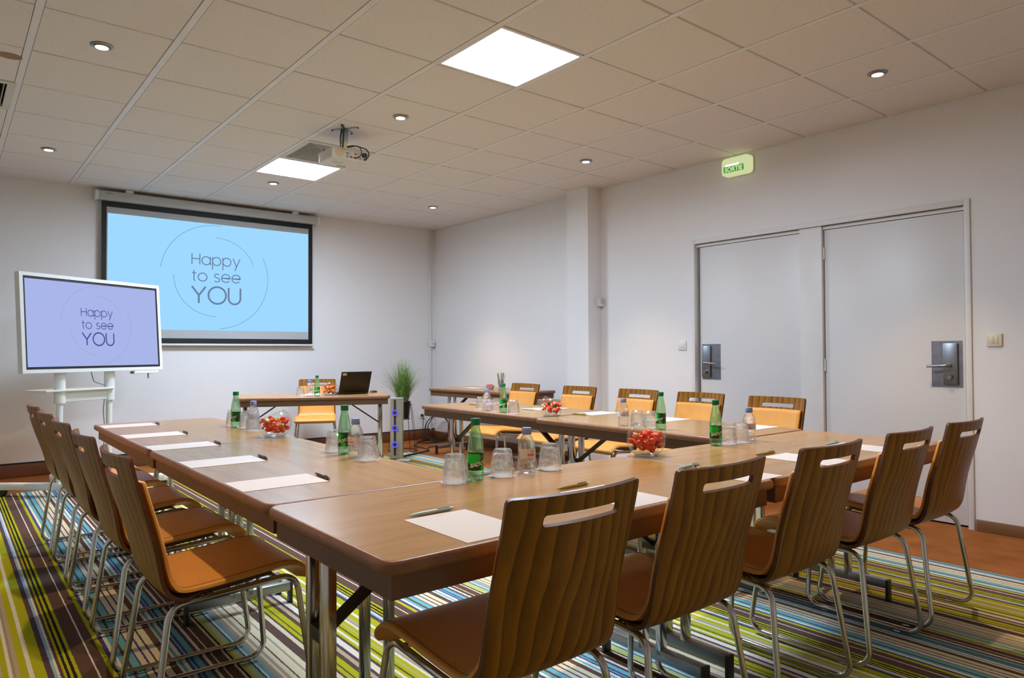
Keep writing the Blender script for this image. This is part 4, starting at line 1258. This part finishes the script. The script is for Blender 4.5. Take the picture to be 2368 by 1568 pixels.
pt = thing('power_tower', 'upright silver power column with three blue lit rings on the floor', 'power tower', (3.44, 2.70, .0055), math.radians(-39))
prism('column', rrect(-.0675, .0675, -.035, .035, .012), .012, .645, 'silver_tower', pt)
prism('top_cap', rrect(-.0685, .0685, -.036, .036, .012), .645, .652, 'grey_plastic', pt)
prism('floor_plate', rrect(-.075, .075, -.05, .05, .02), 0, .012, 'steel_grey', pt)
box('slot', (-.0265, -.0372, .04), (-.0035, -.0345, .63), 'dark_metal', pt)
for z in (.158, .333, .495):
    s_ = lathe('socket', [(.030, 0), (.030, .006), (.024, .008)], 'steel_grey', pt, 24); s_.matrix_local = Matrix.Translation((-.015, -.036, z)) @ Matrix.Rotation(PI / 2, 4, 'X')
    rg = tube('light_ring', [(.0285 * math.cos(2 * PI * k / 32), .0285 * math.sin(2 * PI * k / 32), .0085) for k in range(32)], .0048, 'ring_blue', s_, 6, True)
    lathe('core', [(.016, .007), (.016, .0095), (.012, .0105)], 'dark_metal', s_, 20)
ad = thing('power_adapter', 'dark power adapter with a glowing blue light beside the power column', 'adapter', (3.27, 2.80, .0055), .3)
box('case', (-.05, -.03, 0), (.05, .03, .05), 'dark_metal', ad, .008)
lathe('indicator', [(.012, 0), (.012, .004)], 'lamp_blue', ad, 16).matrix_local = Matrix.Translation((0, -.03, .03)) @ Matrix.Rotation(PI / 2, 4, 'X')
dk = lathe('floor_disc', [(.072, 0), (.078, .006), (.072, .014), (.02, .016)], 'grey_plastic', None, 32)
dk.location = (3.42, 2.53, .0055); tag(dk, 'flat grey floor disc at the foot of the power column', 'floor disc')

def cable(label, pts, r=.005, fr_=.12, mat='black_cable'):
    o = tube('power_cable', fillet(pts, fr_, 8), r, mat, None, 6)
    return tag(o, label, 'cable', 'cables in the far corner')
cable('black cable dropping from the plugged socket to the floor', [(4.551, 3.955, .30), (4.53, 3.93, .18), (4.44, 3.80, .012), (4.12, 3.50, .010), (4.06, 3.02, .012), (3.52, 2.78, .013)])
cable('black cable lying across the brown floor by the plant stand', [(3.52, 2.74, .012), (4.02, 2.96, .012), (4.18, 3.30, .012), (4.42, 3.12, .012), (4.55, 2.98, .012)], .006)
cable('black cable hanging from the corner socket into the coil', [(4.73, 3.96, .40), (4.70, 3.95, .30), (4.57, 3.90, .17), (4.60, 3.86, .06), (4.66, 3.72, .012)], .006)
def coil():
    pts = []
    for k in range(110):
        a = 2 * PI * k / 36; r = .155 + .010 * math.sin(a * .37) + .006 * (k / 36)
        c = Vector((4.60, 3.70, .17)); ex = Vector((.62, -.78, 0)); ez = Vector((.22, .18, .96))
        p = c + ex * (r * math.cos(a)) + ez * (r * math.sin(a)) + Vector((.02, .03, 0)) * (k / 36 - 1.5)
        pts.append(p)
    o = tube('cable_coil', pts, .005, 'black_cable', None, 6)
    return tag(o, 'upright loops of coiled black cable leaning in the far corner', 'cable coil', 'cables in the far corner')
coil()
pts = []
for k in range(70):
    a = 2 * PI * k / 30; r = .16 + .02 * math.sin(k * .3)
    pts.append((4.50 + 1.2 * r * math.cos(a), 3.66 + .8 * r * math.sin(a), .008 + .0042 * (k / 10) * .5))
tag(tube('cable_coil', pts, .005, 'black_cable', None, 6), 'black cable lying in flat loops on the floor in the far corner', 'cable coil', 'cables in the far corner')
tag(tube('white_cord', fillet([(.95, 3.99, .05), (1.05, 3.9, .02), (1.12, 3.5, .01), (1.2, 3.35, .012), (1.35, 3.30, .012)], .1, 8), .005, 'white_plastic', None, 6), 'thin white cord on the floor behind the left tables', 'cord')
